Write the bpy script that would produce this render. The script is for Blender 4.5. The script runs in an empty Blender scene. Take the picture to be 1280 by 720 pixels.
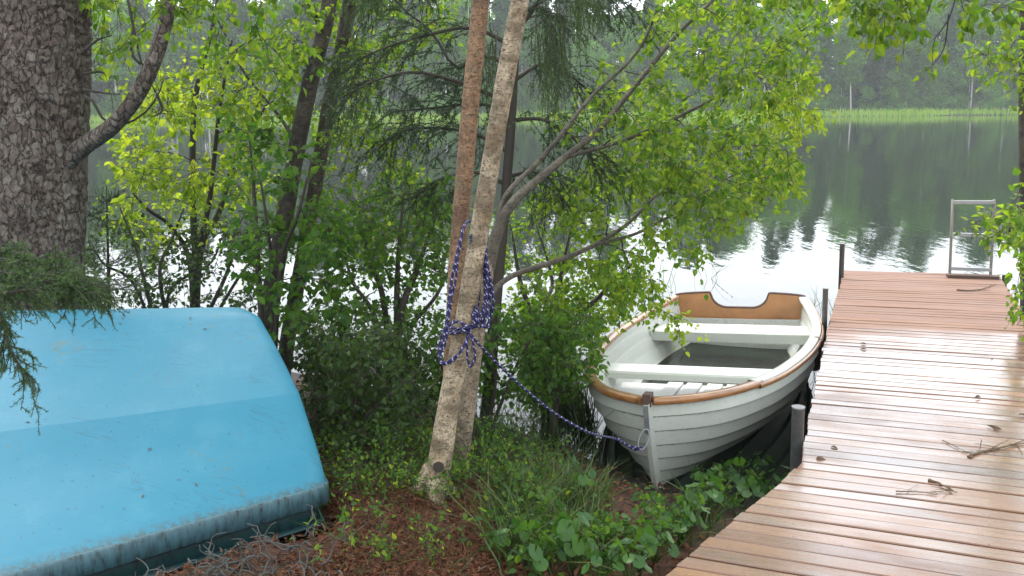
import bpy, math, random
import numpy as np
from mathutils import Matrix, Vector

C = bpy.context.scene.collection
PI = math.pi
rad = math.radians
random.seed(7)

# ------------------------------------------------------------------ scene, camera, world
scene = bpy.context.scene
scene.render.engine = 'CYCLES'
scene.cycles.use_denoising = True
scene.cycles.max_bounces = 8
scene.cycles.diffuse_bounces = 3
scene.cycles.glossy_bounces = 4
scene.cycles.transmission_bounces = 6
scene.cycles.transparent_max_bounces = 8
scene.cycles.volume_bounces = 0
scene.cycles.caustics_reflective = False
scene.cycles.caustics_refractive = False
scene.cycles.sample_clamp_indirect = 6.0
scene.view_settings.view_transform = 'Standard'
scene.view_settings.look = 'None'
scene.view_settings.gamma = 1.0
scene.view_settings.exposure = EXPOSURE = 1.65

CAMZ, F, CX, CY = 2.05, 1200.0, 640.0, 290.0          # camera height, focal length and optical centre (1280 px frame)
KY = F / 1035.0        # distances below were first taken at a focal length of 1035
PITCH = math.atan((CY - 132.0) / F)
cam_data = bpy.data.cameras.new('camera')
cam = bpy.data.objects.new('camera', cam_data)
C.objects.link(cam)
cam_data.sensor_width = 36.0
cam_data.lens = 36.0 * F / 1280.0
cam_data.shift_y = -(360.0 - CY) / 1280.0
cam_data.clip_start = 0.05
cam_data.clip_end = 3000.0
CAMROT = Matrix.Rotation(PI / 2 - PITCH, 3, 'X') @ Matrix.Rotation(rad(-0.45), 3, 'Z')
cam.matrix_world = Matrix.Translation((0, 0, CAMZ)) @ CAMROT.to_4x4()
scene.camera = cam


def ray(px, py):
    return CAMROT @ Vector(((px - CX) / F, -(py - CY) / F, -1.0))


def P(px, py, z):
    """point of the photo on the horizontal plane at height z"""
    v = ray(px, py)
    t = (z - CAMZ) / v.z
    return np.array((v.x * t, v.y * t, z))


def D(px, py, y):
    """point of the photo at distance y (times KY)"""
    v = ray(px, py)
    t = y * KY / v.y
    return np.array((v.x * t, y * KY, CAMZ + v.z * t))


SUN_EL, SUN_AZ = rad(60), rad(-25)      # azimuth measured from +Y towards +X
world = bpy.data.worlds.new('World')
scene.world = world
world.use_nodes = True
nt = world.node_tree
nt.nodes.clear()
sky = nt.nodes.new('ShaderNodeTexSky')
sky.sky_type = 'NISHITA'
sky.sun_disc = False
sky.sun_elevation = SUN_EL
sky.sun_rotation = SUN_AZ
sky.dust_density = 1.0
sky.air_density = 1.0
hs = nt.nodes.new('ShaderNodeHueSaturation')
hs.inputs['Saturation'].default_value = 0.22
bg = nt.nodes.new('ShaderNodeBackground')
bg.inputs['Strength'].default_value = 0.15
wo = nt.nodes.new('ShaderNodeOutputWorld')
nt.links.new(sky.outputs[0], hs.inputs['Color'])
ov = nt.nodes.new('ShaderNodeMix')                    # overcast: the cloud layer evens the sky out
ov.data_type = 'RGBA'
ov.inputs[0].default_value = .65
ov.inputs[7].default_value = (6.6, 7.0, 7.5, 1)
nt.links.new(hs.outputs[0], ov.inputs[6])
nt.links.new(ov.outputs[2], bg.inputs[0])
nt.links.new(bg.outputs[0], wo.inputs[0])

sl = bpy.data.lights.new('sun', 'SUN')
sl.energy = 1.5
sl.angle = rad(25)
sl.color = (1.0, 0.96, 0.9)
so = bpy.data.objects.new('sun', sl)
C.objects.link(so)
sd = Vector((math.sin(SUN_AZ) * math.cos(SUN_EL), math.cos(SUN_AZ) * math.cos(SUN_EL), math.sin(SUN_EL)))
so.rotation_euler = (-sd).to_track_quat('-Z', 'Y').to_euler()
so.location = (0, 0, 60)


# ------------------------------------------------------------------ numpy noise
def _hash(ix, iy, iz, seed):
    n = (ix.astype(np.int64) * 374761393 + iy.astype(np.int64) * 668265263 + iz.astype(np.int64) * 2147483647 + seed * 1274126177) & 0xffffffff
    n = ((n ^ (n >> 13)) * 1274126177) & 0xffffffff
    n = (n ^ (n >> 16)) & 0xffff
    return n / 65535.0


def vnoise(p, seed=0):
    p = np.asarray(p, float)
    i = np.floor(p).astype(np.int64)
    f = p - i
    f = f * f * (3 - 2 * f)
    r = 0
    for dx in (0, 1):
        for dy in (0, 1):
            for dz in (0, 1):
                w = (f[..., 0] if dx else 1 - f[..., 0]) * (f[..., 1] if dy else 1 - f[..., 1]) * (f[..., 2] if dz else 1 - f[..., 2])
                r = r + w * _hash(i[..., 0] + dx, i[..., 1] + dy, i[..., 2] + dz, seed)
    return r


def fbm(p, seed=0, oct=4):
    r, a, s = 0, 0.5, 1.0
    for k in range(oct):
        r = r + a * (vnoise(np.asarray(p) * s, seed + k) - 0.5)
        a *= 0.5
        s *= 2.03
    return r


def norm(v):
    return v / np.maximum(np.linalg.norm(v, axis=-1, keepdims=True), 1e-9)


# ------------------------------------------------------------------ mesh builder
class MB:
    def __init__(s):
        s.v, s.n, s.chunks = [], 0, []

    def add(s, V, Fc, mi=0, uv=None, smooth=True):
        """V (n,3); Fc (m,k) indices; uv (m,k,2)"""
        V = np.asarray(V, float).reshape(-1, 3)
        Fc = np.asarray(Fc, int)
        s.v.append(V)
        s.chunks.append((Fc + s.n, mi, uv, smooth))
        s.n += len(V)
        return s

    def box(s, c, size, mi=0, R=None):
        h = np.array(size) / 2
        V = np.array([(x, y, z) for x in (-1, 1) for y in (-1, 1) for z in (-1, 1)], float) * h
        if R is not None:
            V = V @ np.array(R).T
        return s.add(V + np.array(c), [(0, 1, 3, 2), (4, 6, 7, 5), (0, 4, 5, 1), (2, 3, 7, 6), (0, 2, 6, 4), (1, 5, 7, 3)], mi, None, False)

    def hexa(s, V8, mi=0, uv=None):
        """bottom four then top four corners"""
        return s.add(V8, [(3, 2, 1, 0), (4, 5, 6, 7), (0, 1, 5, 4), (1, 2, 6, 5), (2, 3, 7, 6), (3, 0, 4, 7)], mi, uv, False)

    def grid(s, G, mi=0, uv=True, smooth=True, flip=False):
        """G (a,b,3) surface"""
        a, b = G.shape[:2]
        idx = np.arange(a * b).reshape(a, b)
        Fc = np.stack([idx[:-1, :-1], idx[1:, :-1], idx[1:, 1:], idx[:-1, 1:]], -1).reshape(-1, 4)
        if flip:
            Fc = Fc[:, ::-1]
        uvs = None
        if uv:
            uu, vv = np.meshgrid(np.linspace(0, 1, a), np.linspace(0, 1, b), indexing='ij')
            w = np.stack([uu, vv], -1).reshape(-1, 2)
            uvs = w[Fc]
        return s.add(G.reshape(-1, 3), Fc, mi, uvs, smooth)

    def tubes(s, Pt, R, sides=6, mi=0, caps=True, squash=None):
        """Pt (N,n,3), R (N,n): N tubes along polylines"""
        Pt = np.asarray(Pt, float)
        R = np.asarray(R, float)
        if Pt.ndim == 2:
            Pt, R = Pt[None], R[None]
        N, n = Pt.shape[:2]
        T = np.empty_like(Pt)
        T[:, 1:-1] = Pt[:, 2:] - Pt[:, :-2]
        T[:, 0] = Pt[:, 1] - Pt[:, 0]
        T[:, -1] = Pt[:, -1] - Pt[:, -2]
        T = norm(T)
        ref = np.where(np.abs(T[:, 0, 2:3]) < 0.8, np.array([[0, 0, 1.0]]), np.array([[0, 1.0, 0]]))
        U = np.empty_like(Pt)
        u = norm(np.cross(T[:, 0], ref))
        for k in range(n):
            u = norm(u - (u * T[:, k]).sum(-1, keepdims=True) * T[:, k])
            U[:, k] = u
        W = np.cross(T, U)
        an = np.arange(sides) * 2 * PI / sides
        ca, sa = np.cos(an), np.sin(an)
        V = Pt[:, :, None] + R[:, :, None, None] * (ca[None, None, :, None] * U[:, :, None] + sa[None, None, :, None] * W[:, :, None])
        idx = np.arange(N * n * sides).reshape(N, n, sides)
        j2 = np.roll(np.arange(sides), -1)
        Fc = np.stack([idx[:, :-1, :], idx[:, :-1][:, :, j2], idx[:, 1:][:, :, j2], idx[:, 1:, :]], -1).reshape(-1, 4)
        cum = np.concatenate([np.zeros((N, 1)), np.cumsum(np.linalg.norm(np.diff(Pt, axis=1), axis=-1), 1)], 1)
        ju = np.arange(sides) / sides
        a = np.broadcast_to(ju[None, None, :], (N, n - 1, sides))
        b = a + 1.0 / sides
        c0 = np.broadcast_to(cum[:, :-1, None], a.shape)
        c1 = np.broadcast_to(cum[:, 1:, None], a.shape)
        uv = np.stack([np.stack([a, c0], -1), np.stack([b, c0], -1), np.stack([b, c1], -1), np.stack([a, c1], -1)], -2).reshape(-1, 4, 2)
        s.add(V.reshape(-1, 3), Fc, mi, uv, True)
        if caps:
            base = s.n - N * n * sides
            s.chunks.append((idx[:, 0, ::-1] + base, mi, None, False))
            s.chunks.append((idx[:, -1, :] + base, mi, None, False))
        return s

    def leaves(s, pos, dr, nr, L, W, mi=0, fold=0.18):
        """two-faced folded leaves: pos, dr (direction), nr (normal) (N,3); L, W (N,)"""
        pos = np.asarray(pos, float)
        N = len(pos)
        if N == 0:
            return s
        L = np.broadcast_to(np.asarray(L, float), (N,))[:, None]
        W = np.broadcast_to(np.asarray(W, float), (N,))[:, None]
        dr = norm(dr)
        sd = norm(np.cross(dr, nr))
        nn = np.cross(sd, dr)
        lift = nn * W * fold
        V = np.stack([pos, pos + dr * L - nn * L * 0.08,
                      pos + dr * L * .27 + sd * W * .47 + lift, pos + dr * L * .62 + sd * W * .36 + lift,
                      pos + dr * L * .27 - sd * W * .47 + lift, pos + dr * L * .62 - sd * W * .36 + lift], 1)
        i = np.arange(N)[:, None] * 6
        Fc = np.concatenate([i + np.array([[0, 2, 3, 1]]), i + np.array([[1, 5, 4, 0]])], 0)
        return s.add(V.reshape(-1, 3), Fc, mi, None, False)

    def blades(s, pos, dr, bend, L, W, mi=0):
        """grass blades of three segments: bend (N,3) is added quadratically"""
        N = len(pos)
        L = np.broadcast_to(np.asarray(L, float), (N,))[:, None]
        W = np.broadcast_to(np.asarray(W, float), (N,))[:, None]
        sd = norm(np.cross(dr, np.random.default_rng(N).normal(size=(N, 3))))
        rows = []
        for t, w in ((0, .8), (.35, 1), (.7, .7)):
            c = pos + dr * L * t + bend * L * t * t
            rows += [c - sd * W * w / 2, c + sd * W * w / 2]
        rows.append(pos + dr * L + bend * L)
        V = np.stack(rows, 1)
        i = np.arange(N)[:, None] * 7
        s.add(V.reshape(-1, 3), np.concatenate([i + np.array([[0, 1, 3, 2]]), i + np.array([[2, 3, 5, 4]])], 0), mi, None, True)
        s.chunks.append(((np.concatenate([i + np.array([[4, 5, 6]])], 0) + s.n - N * 7), mi, None, True))
        return s

    def tris(s, V, mi=0):
        """V (N,3,3) loose triangles"""
        N = len(V)
        return s.add(V.reshape(-1, 3), np.arange(N * 3).reshape(N, 3), mi, None, False)

    def mesh(s, name, mats, off=None):
        me = bpy.data.meshes.new(name)
        V = np.concatenate(s.v)
        if off is not None:
            V = V - np.asarray(off)[None]
        lv = np.concatenate([c[0].reshape(-1) for c in s.chunks])
        cnt = np.concatenate([np.full(len(c[0]), c[0].shape[1]) for c in s.chunks])
        mi = np.concatenate([np.full(len(c[0]), c[1]) for c in s.chunks])
        sm = np.concatenate([np.full(len(c[0]), c[3]) for c in s.chunks])
        st = np.concatenate([[0], np.cumsum(cnt)[:-1]])
        me.vertices.add(len(V))
        me.vertices.foreach_set('co', V.astype(np.float32).ravel())
        me.loops.add(len(lv))
        me.loops.foreach_set('vertex_index', lv.astype(np.int32))
        me.polygons.add(len(cnt))
        me.polygons.foreach_set('loop_start', st.astype(np.int32))
        me.polygons.foreach_set('loop_total', cnt.astype(np.int32))
        me.polygons.foreach_set('material_index', mi.astype(np.int32))
        me.polygons.foreach_set('use_smooth', sm.astype(bool))
        if any(c[2] is not None for c in s.chunks):
            uvs = np.concatenate([(c[2].reshape(-1, 2) if c[2] is not None else np.zeros((c[0].size, 2))) for c in s.chunks])
            l = me.uv_layers.new(name='UVMap')
            l.data.foreach_set('uv', uvs.astype(np.float32).ravel())
        me.update(calc_edges=True)
        me.validate()
        for m in (mats if isinstance(mats, (list, tuple)) else [mats]):
            me.materials.append(m)
        return me


def put(name, mb, mats, parent=None, off=None):
    """link a mesh as one object; world coordinates are made local to the thing's base"""
    if parent is not None and off is None:
        r = parent
        while r.parent is not None:
            r = r.parent
        off = np.array(r.location)
    o = bpy.data.objects.new(name, mb.mesh(name, mats, off))
    C.objects.link(o)
    if parent is not None:
        o.parent = parent
    return o


def tag(o, label=None, cat=None, group=None, kind=None):
    for k, v in (('label', label), ('category', cat), ('group', group), ('kind', kind)):
        if v:
            o[k] = v
    return o


def thing(name, loc, label, cat, group=None):
    o = bpy.data.objects.new(name, None)
    o.empty_display_size = 0.2
    C.objects.link(o)
    o.location = loc
    return tag(o, label, cat, group)


def copy_tree(o, parent=None):
    c = o.copy()
    C.objects.link(c)
    c.parent = parent
    for ch in list(o.children):
        copy_tree(ch, c)
    return c


def rotmat(ax, ang):
    return np.array(Matrix.Rotation(ang, 3, Vector(ax)))


def catmull(pts, n):
    pts = np.asarray(pts, float)
    p = np.concatenate([[2 * pts[0] - pts[1]], pts, [2 * pts[-1] - pts[-2]]])
    m = len(pts) - 1
    out = []
    for t in np.linspace(0, m, n):
        k = min(int(t), m - 1)
        f = t - k
        a, b, c, d = p[k], p[k + 1], p[k + 2], p[k + 3]
        out.append(0.5 * ((2 * b) + (c - a) * f + (2 * a - 5 * b + 4 * c - d) * f * f + (3 * b - a - 3 * c + d) * f ** 3))
    return np.array(out)
# ------------------------------------------------------------------ materials
def new_mat(name):
    m = bpy.data.materials.new(name)
    m.use_nodes = True
    n = m.node_tree
    n.nodes.clear()
    out = n.nodes.new('ShaderNodeOutputMaterial')
    return m, n, out


class NG:
    """small helper to write node graphs"""
    def __init__(s, name):
        s.m, s.n, s.out = new_mat(name)

    def node(s, t, **kw):
        x = s.n.nodes.new(t)
        for k, v in kw.items():
            setattr(x, k, v)
        return x

    def link(s, a, b):
        s.n.links.new(a, b)
        return s

    def set(s, x, **kw):
        for k, v in kw.items():
            x.inputs[k.replace('_', ' ')].default_value = v
        return x

    def coord(s, kind='Object', scale=(1, 1, 1), rot=(0, 0, 0)):
        tc = s.node('ShaderNodeTexCoord')
        mp = s.node('ShaderNodeMapping')
        mp.inputs['Scale'].default_value = scale
        mp.inputs['Rotation'].default_value = rot
        s.link(tc.outputs[kind], mp.inputs['Vector'])
        return mp.outputs[0]

    def noise(s, vec, scale, detail=4, rough=.55, dist=0.0):
        x = s.node('ShaderNodeTexNoise')
        x.inputs['Scale'].default_value = scale
        x.inputs['Detail'].default_value = detail
        x.inputs['Roughness'].default_value = rough
        x.inputs['Distortion'].default_value = dist
        if vec is not None:
            s.link(vec, x.inputs['Vector'])
        return x.outputs['Fac']

    def voronoi(s, vec, scale, feature='F1', rnd=1.0, out='Distance'):
        x = s.node('ShaderNodeTexVoronoi', feature=feature)
        x.inputs['Scale'].default_value = scale
        x.inputs['Randomness'].default_value = rnd
        s.link(vec, x.inputs['Vector'])
        return x.outputs[out]

    def ramp(s, fac, stops, interp='LINEAR'):
        x = s.node('ShaderNodeValToRGB')
        x.color_ramp.interpolation = interp
        el = x.color_ramp.elements
        while len(el) < len(stops):
            el.new(0.5)
        for e, (p, c) in zip(el, stops):
            e.position = p
            e.color = (*c, 1) if len(c) == 3 else c
        s.link(fac, x.inputs['Fac'])
        return x.outputs['Color']

    def mix(s, fac, a, b, mode='MIX'):
        x = s.node('ShaderNodeMix', data_type='RGBA', blend_type=mode)
        for inp, v in ((0, fac), (6, a), (7, b)):
            if isinstance(v, (int, float)):
                x.inputs[inp].default_value = v
            elif isinstance(v, tuple):
                x.inputs[inp].default_value = (*v, 1) if len(v) == 3 else v
            else:
                s.link(v, x.inputs[inp])
        return x.outputs[2]

    def math(s, op, a, b=None, clamp=False):
        x = s.node('ShaderNodeMath', operation=op, use_clamp=bool(clamp))
        for i, v in ((0, a), (1, b)):
            if v is None:
                continue
            if isinstance(v, (int, float)):
                x.inputs[i].default_value = v
            else:
                s.link(v, x.inputs[i])
        return x.outputs[0]

    def island(s):
        return s.node('ShaderNodeNewGeometry').outputs['Random Per Island']

    def objrand(s):
        return s.node('ShaderNodeObjectInfo').outputs['Random']

    def bump(s, h, strength=.5, dist=.01):
        x = s.node('ShaderNodeBump')
        x.inputs['Strength'].default_value = strength
        x.inputs['Distance'].default_value = dist
        s.link(h, x.inputs['Height'])
        return x.outputs['Normal']

    def bsdf(s, color, rough=.6, spec=.5, normal=None, metal=0.0, coat=0.0, coat_rough=.1, done=True):
        x = s.node('ShaderNodeBsdfPrincipled')
        for k, v in (('Base Color', color), ('Roughness', rough), ('Specular IOR Level', spec), ('Metallic', metal), ('Coat Weight', coat), ('Coat Roughness', coat_rough)):
            if isinstance(v, (int, float)):
                x.inputs[k].default_value = v
            elif isinstance(v, tuple):
                x.inputs[k].default_value = (*v, 1)
            else:
                s.link(v, x.inputs[k])
        if normal is not None:
            s.link(normal, x.inputs['Normal'])
        if done:
            s.link(x.outputs[0], s.out.inputs['Surface'])
        return x


def leaf_mat(name, cols, trans=0.45, tboost=1.5, rough=.42, per_object=0.0):
    g = NG(name)
    r = g.island()
    col = g.ramp(r, [(i / (len(cols) - 1), c) for i, c in enumerate(cols)])
    if per_object:
        o = g.objrand()
        col = g.mix(per_object, col, g.mix(o, (.35, .45, .35), (1.5, 1.35, 1.1)), 'MULTIPLY')
    b = g.bsdf(col, rough, .35, done=False)
    t = g.node('ShaderNodeBsdfTranslucent')
    g.link(g.mix(1.0, col, (1.25 * tboost, 1.05 * tboost, .55 * tboost), 'MULTIPLY'), t.inputs['Color'])
    mx = g.node('ShaderNodeMixShader')
    mx.inputs[0].default_value = trans
    g.link(b.outputs[0], mx.inputs[1])
    g.link(t.outputs[0], mx.inputs[2])
    g.link(mx.outputs[0], g.out.inputs['Surface'])
    return g.m


M = {}
M['leaf_bright'] = leaf_mat('leaf_bright', [(.08, .15, .013), (.115, .20, .016), (.155, .24, .022), (.19, .25, .035)], .58, 2.3)
M['leaf_birch'] = leaf_mat('leaf_birch', [(.038, .105, .011), (.068, .145, .013), (.10, .185, .016), (.14, .205, .025)], .56, 2.2)
M['leaf_mid'] = leaf_mat('leaf_mid', [(.026, .085, .013), (.046, .115, .015), (.075, .155, .018)], .54, 2.0)
M['leaf_dark'] = leaf_mat('leaf_dark', [(.02, .052, .010), (.03, .07, .012), (.05, .10, .015)], .42, 1.5)
M['leaf_round'] = leaf_mat('leaf_round', [(.026, .085, .016), (.045, .12, .02), (.075, .16, .03)], .4, 1.5, .35)
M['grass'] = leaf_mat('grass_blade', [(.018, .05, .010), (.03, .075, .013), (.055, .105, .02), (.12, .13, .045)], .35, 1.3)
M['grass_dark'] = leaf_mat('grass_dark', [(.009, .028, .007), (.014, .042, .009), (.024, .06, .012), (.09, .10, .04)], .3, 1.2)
M['needle'] = leaf_mat('spruce_needle', [(.014, .042, .012), (.022, .06, .014), (.036, .085, .018)], .2, 1.3)
M['needle_pale'] = leaf_mat('spruce_needle_pale', [(.03, .075, .02), (.05, .11, .025), (.07, .14, .03)], .3, 1.4)
M['far_spruce'] = leaf_mat('far_spruce', [(.018, .072, .020), (.032, .11, .026), (.05, .145, .03)], .25, 1.4, .7, .6)
M['far_pine'] = leaf_mat('far_pine', [(.028, .092, .026), (.046, .13, .032), (.062, .165, .038)], .25, 1.4, .7, .6)
M['far_birch'] = leaf_mat('far_birch', [(.055, .17, .026), (.085, .23, .03), (.125, .28, .04)], .4, 1.6, .7, .5)
M['reed'] = leaf_mat('reed_blade', [(.19, .36, .04), (.25, .42, .06), (.32, .44, .10)], .5, 1.9, .6)
M['litter'] = leaf_mat('dry_litter', [(.06, .02, .010), (.11, .038, .016), (.17, .068, .028), (.08, .05, .03)], .1, 1.0, .7)


def m_simple(name, col, rough=.6, spec=.5, metal=0.0, nscale=20, namt=.35, bump=.2, bdist=.002):
    g = NG(name)
    v = g.coord('Object')
    n = g.noise(v, nscale, 5)
    c = g.mix(n, tuple(x * (1 - namt) for x in col), tuple(min(1, x * (1 + namt)) for x in col))
    g.bsdf(c, rough, spec, g.bump(n, bump, bdist), metal)
    return g.m


M['twig'] = m_simple('twig_bark', (.035, .028, .02), .8)
M['twig_grey'] = m_simple('grey_bark', (.10, .085, .065), .8, nscale=35)
M['dark_metal'] = m_simple('dark_metal', (.05, .045, .045), .5, metal=.6)
M['galv'] = m_simple('galvanised_steel', (.22, .22, .22), .55, metal=.5, nscale=40)
M['ladder_bright'] = m_simple('ladder_rung_metal', (.26, .26, .25), .4, metal=.1)
M['ladder_metal'] = m_simple('ladder_metal', (.13, .12, .09), .6, metal=0, nscale=15, namt=.2)
M['dark_brown'] = m_simple('dark_brown_wood', (.06, .03, .02), .6)
M['rubber'] = m_simple('brown_rubber', (.05, .028, .022), .5)
M['lichen'] = m_simple('grey_lichen', (.055, .06, .055), .9)
M['dead'] = m_simple('dead_wood', (.11, .075, .045), .85, nscale=30)
M['stone'] = m_simple('pale_stone', (.2, .17, .12), .8)
M['reed_far_soil'] = m_simple('bank_soil', (.06, .07, .03), .9)


def bark_spruce():
    g = NG('spruce_bark')
    v0 = g.coord('Object', (1, 1, .6))
    nz = g.node('ShaderNodeTexNoise')
    g.set(nz, Scale=14.0, Detail=5.0, Roughness=.65)
    g.link(v0, nz.inputs['Vector'])
    va = g.node('ShaderNodeVectorMath', operation='MULTIPLY_ADD')
    g.link(nz.outputs['Color'], va.inputs[0])
    va.inputs[1].default_value = (.11, .11, .11)
    g.link(v0, va.inputs[2])
    v = va.outputs[0]
    cell = g.voronoi(v, 24, 'DISTANCE_TO_EDGE')
    cell2 = g.voronoi(v, 24, 'F1', 1, 'Color')
    cell3 = g.voronoi(v, 70, 'F1', 1, 'Color')
    n = g.noise(v0, 5, 6, .65)
    n2 = g.noise(v0, 75, 5, .7)
    crack = g.ramp(g.math('ADD', cell, g.math('MULTIPLY', g.math('SUBTRACT', n2, .5), .22)), [(.0, (0, 0, 0)), (.10, (1, 1, 1))])
    sh = g.node('ShaderNodeSeparateColor')
    g.link(cell2, sh.inputs[0])
    sh3 = g.node('ShaderNodeSeparateColor')
    g.link(cell3, sh3.inputs[0])
    base = g.ramp(g.math('ADD', g.math('MULTIPLY', sh.outputs[0], .5), g.math('MULTIPLY', sh3.outputs[0], .5)), [(.15, (.09, .066, .054)), (.45, (.16, .125, .10)), (.7, (.22, .18, .15)), (.9, (.26, .24, .20))])
    base = g.mix(g.ramp(n, [(.4, (0, 0, 0)), (.62, (.6, .6, .6))]), base, (.065, .05, .04))
    base = g.mix(g.ramp(n2, [(.5, (0, 0, 0)), (.75, (.6, .6, .6))]), base, (.17, .16, .135))
    base = g.mix(.8, base, g.mix(crack, (.2, .17, .16), (1, 1, 1)), 'MULTIPLY')
    h = g.math('ADD', g.math('ADD', g.math('MULTIPLY', crack, .5), g.math('MULTIPLY', n2, .8)), g.math('MULTIPLY', sh.outputs[1], .5))
    g.bsdf(base, .85, .3, g.bump(h, 1.0, .014))
    return g.m


def bark_birch(name, pale, tint, dark):
    g = NG(name)
    v = g.coord('Object', (1, 1, 1))
    vb = g.coord('Object', (1, 1, 5.5))
    n = g.noise(v, 6, 5, .6)
    band = g.noise(vb, 14, 5, .65)
    base = g.ramp(n, [(.36, tint), (.47, pale), (.60, tuple(.5 * (a + b) for a, b in zip(pale, tint)))])
    fine = g.noise(g.coord('Object', (1, 1, .5)), 120, 3)
    base = g.mix(.6, base, g.ramp(fine, [(.36, (.35, .3, .25)), (.6, (1.1, 1.07, 1.0))]), 'MULTIPLY')
    base = g.mix(g.ramp(band, [(.60, (0, 0, 0)), (.68, (.85, .85, .85))]), base, dark)
    blot = g.noise(g.coord('Object', (1, 1, 1.6)), 9, 4, .6)
    base = g.mix(g.ramp(blot, [(.47, (0, 0, 0)), (.62, (.75, .75, .75))]), base, tuple(.6 * q for q in tint))
    spk = g.noise(g.coord('Object', (1, 1, 2.2)), 55, 4, .65)
    base = g.mix(g.ramp(spk, [(.545, (0, 0, 0)), (.61, (.85, .85, .85))]), base, dark)
    lich = g.noise(v, 24, 4)
    base = g.mix(g.ramp(lich, [(.54, (0, 0, 0)), (.68, (.6, .6, .6))]), base, (.095, .095, .05))
    g.bsdf(base, .7, .35, g.bump(g.math('ADD', band, fine), .7, .006))
    return g.m


M['bark_spruce'] = bark_spruce()
M['birch_pale'] = bark_birch('birch_bark_pale', (.43, .355, .25), (.19, .135, .08), (.045, .032, .022))
M['birch_tan'] = bark_birch('birch_bark_tan', (.30, .24, .17), (.11, .085, .06), (.03, .022, .016))
M['birch_orange'] = bark_birch('birch_bark_orange', (.30, .185, .105), (.17, .095, .055), (.03, .02, .015))
M['birch_dark'] = bark_birch('birch_bark_dark', (.085, .07, .055), (.03, .024, .02), (.012, .010, .008))
M['birch_grey'] = bark_birch('birch_bark_grey', (.095, .08, .06), (.045, .036, .028), (.012, .010, .008))
M['far_trunk'] = m_simple('far_trunk', (.10, .075, .06), .9, nscale=3)
M['far_pine_trunk'] = m_simple('far_pine_trunk', (.16, .105, .075), .9, nscale=3)
M['far_birch_trunk'] = m_simple('far_birch_trunk', (.62, .60, .56), .8, nscale=4, namt=.25)


def m_ground():
    g = NG('forest_floor')
    v = g.coord('Object')
    n1 = g.noise(v, 1.1, 4)
    n2 = g.noise(v, 26, 6, .7)
    n3 = g.noise(v, 90, 4, .6)
    base = g.ramp(n2, [(.3, (.012, .006, .004)), (.45, (.05, .02, .010)), (.6, (.095, .038, .018)), (.75, (.14, .07, .035))])
    moss = g.ramp(n2, [(.3, (.012, .018, .006)), (.7, (.05, .07, .02))])
    base = g.mix(g.ramp(n1, [(.5, (0, 0, 0)), (.62, (1, 1, 1))]), base, moss)
    sep = g.node('ShaderNodeSeparateXYZ')
    g.link(v, sep.inputs[0])
    wet = g.ramp(g.math('ADD', g.math('MULTIPLY', sep.outputs['Z'], 3.2), g.math('MULTIPLY', g.math('SUBTRACT', n2, .5), .25)), [(.25, (1, 1, 1)), (.75, (0, 0, 0))])
    base = g.mix(wet, base, g.ramp(n2, [(.3, (.005, .004, .003)), (.7, (.02, .014, .009))]))
    far = g.ramp(g.math('MULTIPLY', sep.outputs['Y'], .01), [(.3, (0, 0, 0)), (.5, (1, 1, 1))])
    base = g.mix(far, base, g.ramp(n1, [(.3, (.04, .06, .02)), (.7, (.07, .10, .03))]))
    g.bsdf(base, .75, .3, g.bump(g.math('ADD', n2, n3), .9, .02))
    return g.m


def m_water():
    g = NG('lake_water')
    n1 = g.noise(g.coord('Object', (1, .35, 1)), 5.5, 3, .5)
    n2 = g.noise(g.coord('Object', (.5, .16, 1)), 1.0, 3, .5)
    h = g.math('ADD', g.math('MULTIPLY', n1, .28), n2)
    b = g.bsdf((.012, .018, .012), .015, .5, g.bump(h, .11, .08))
    b.inputs['IOR'].default_value = 1.33
    return g.m


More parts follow.
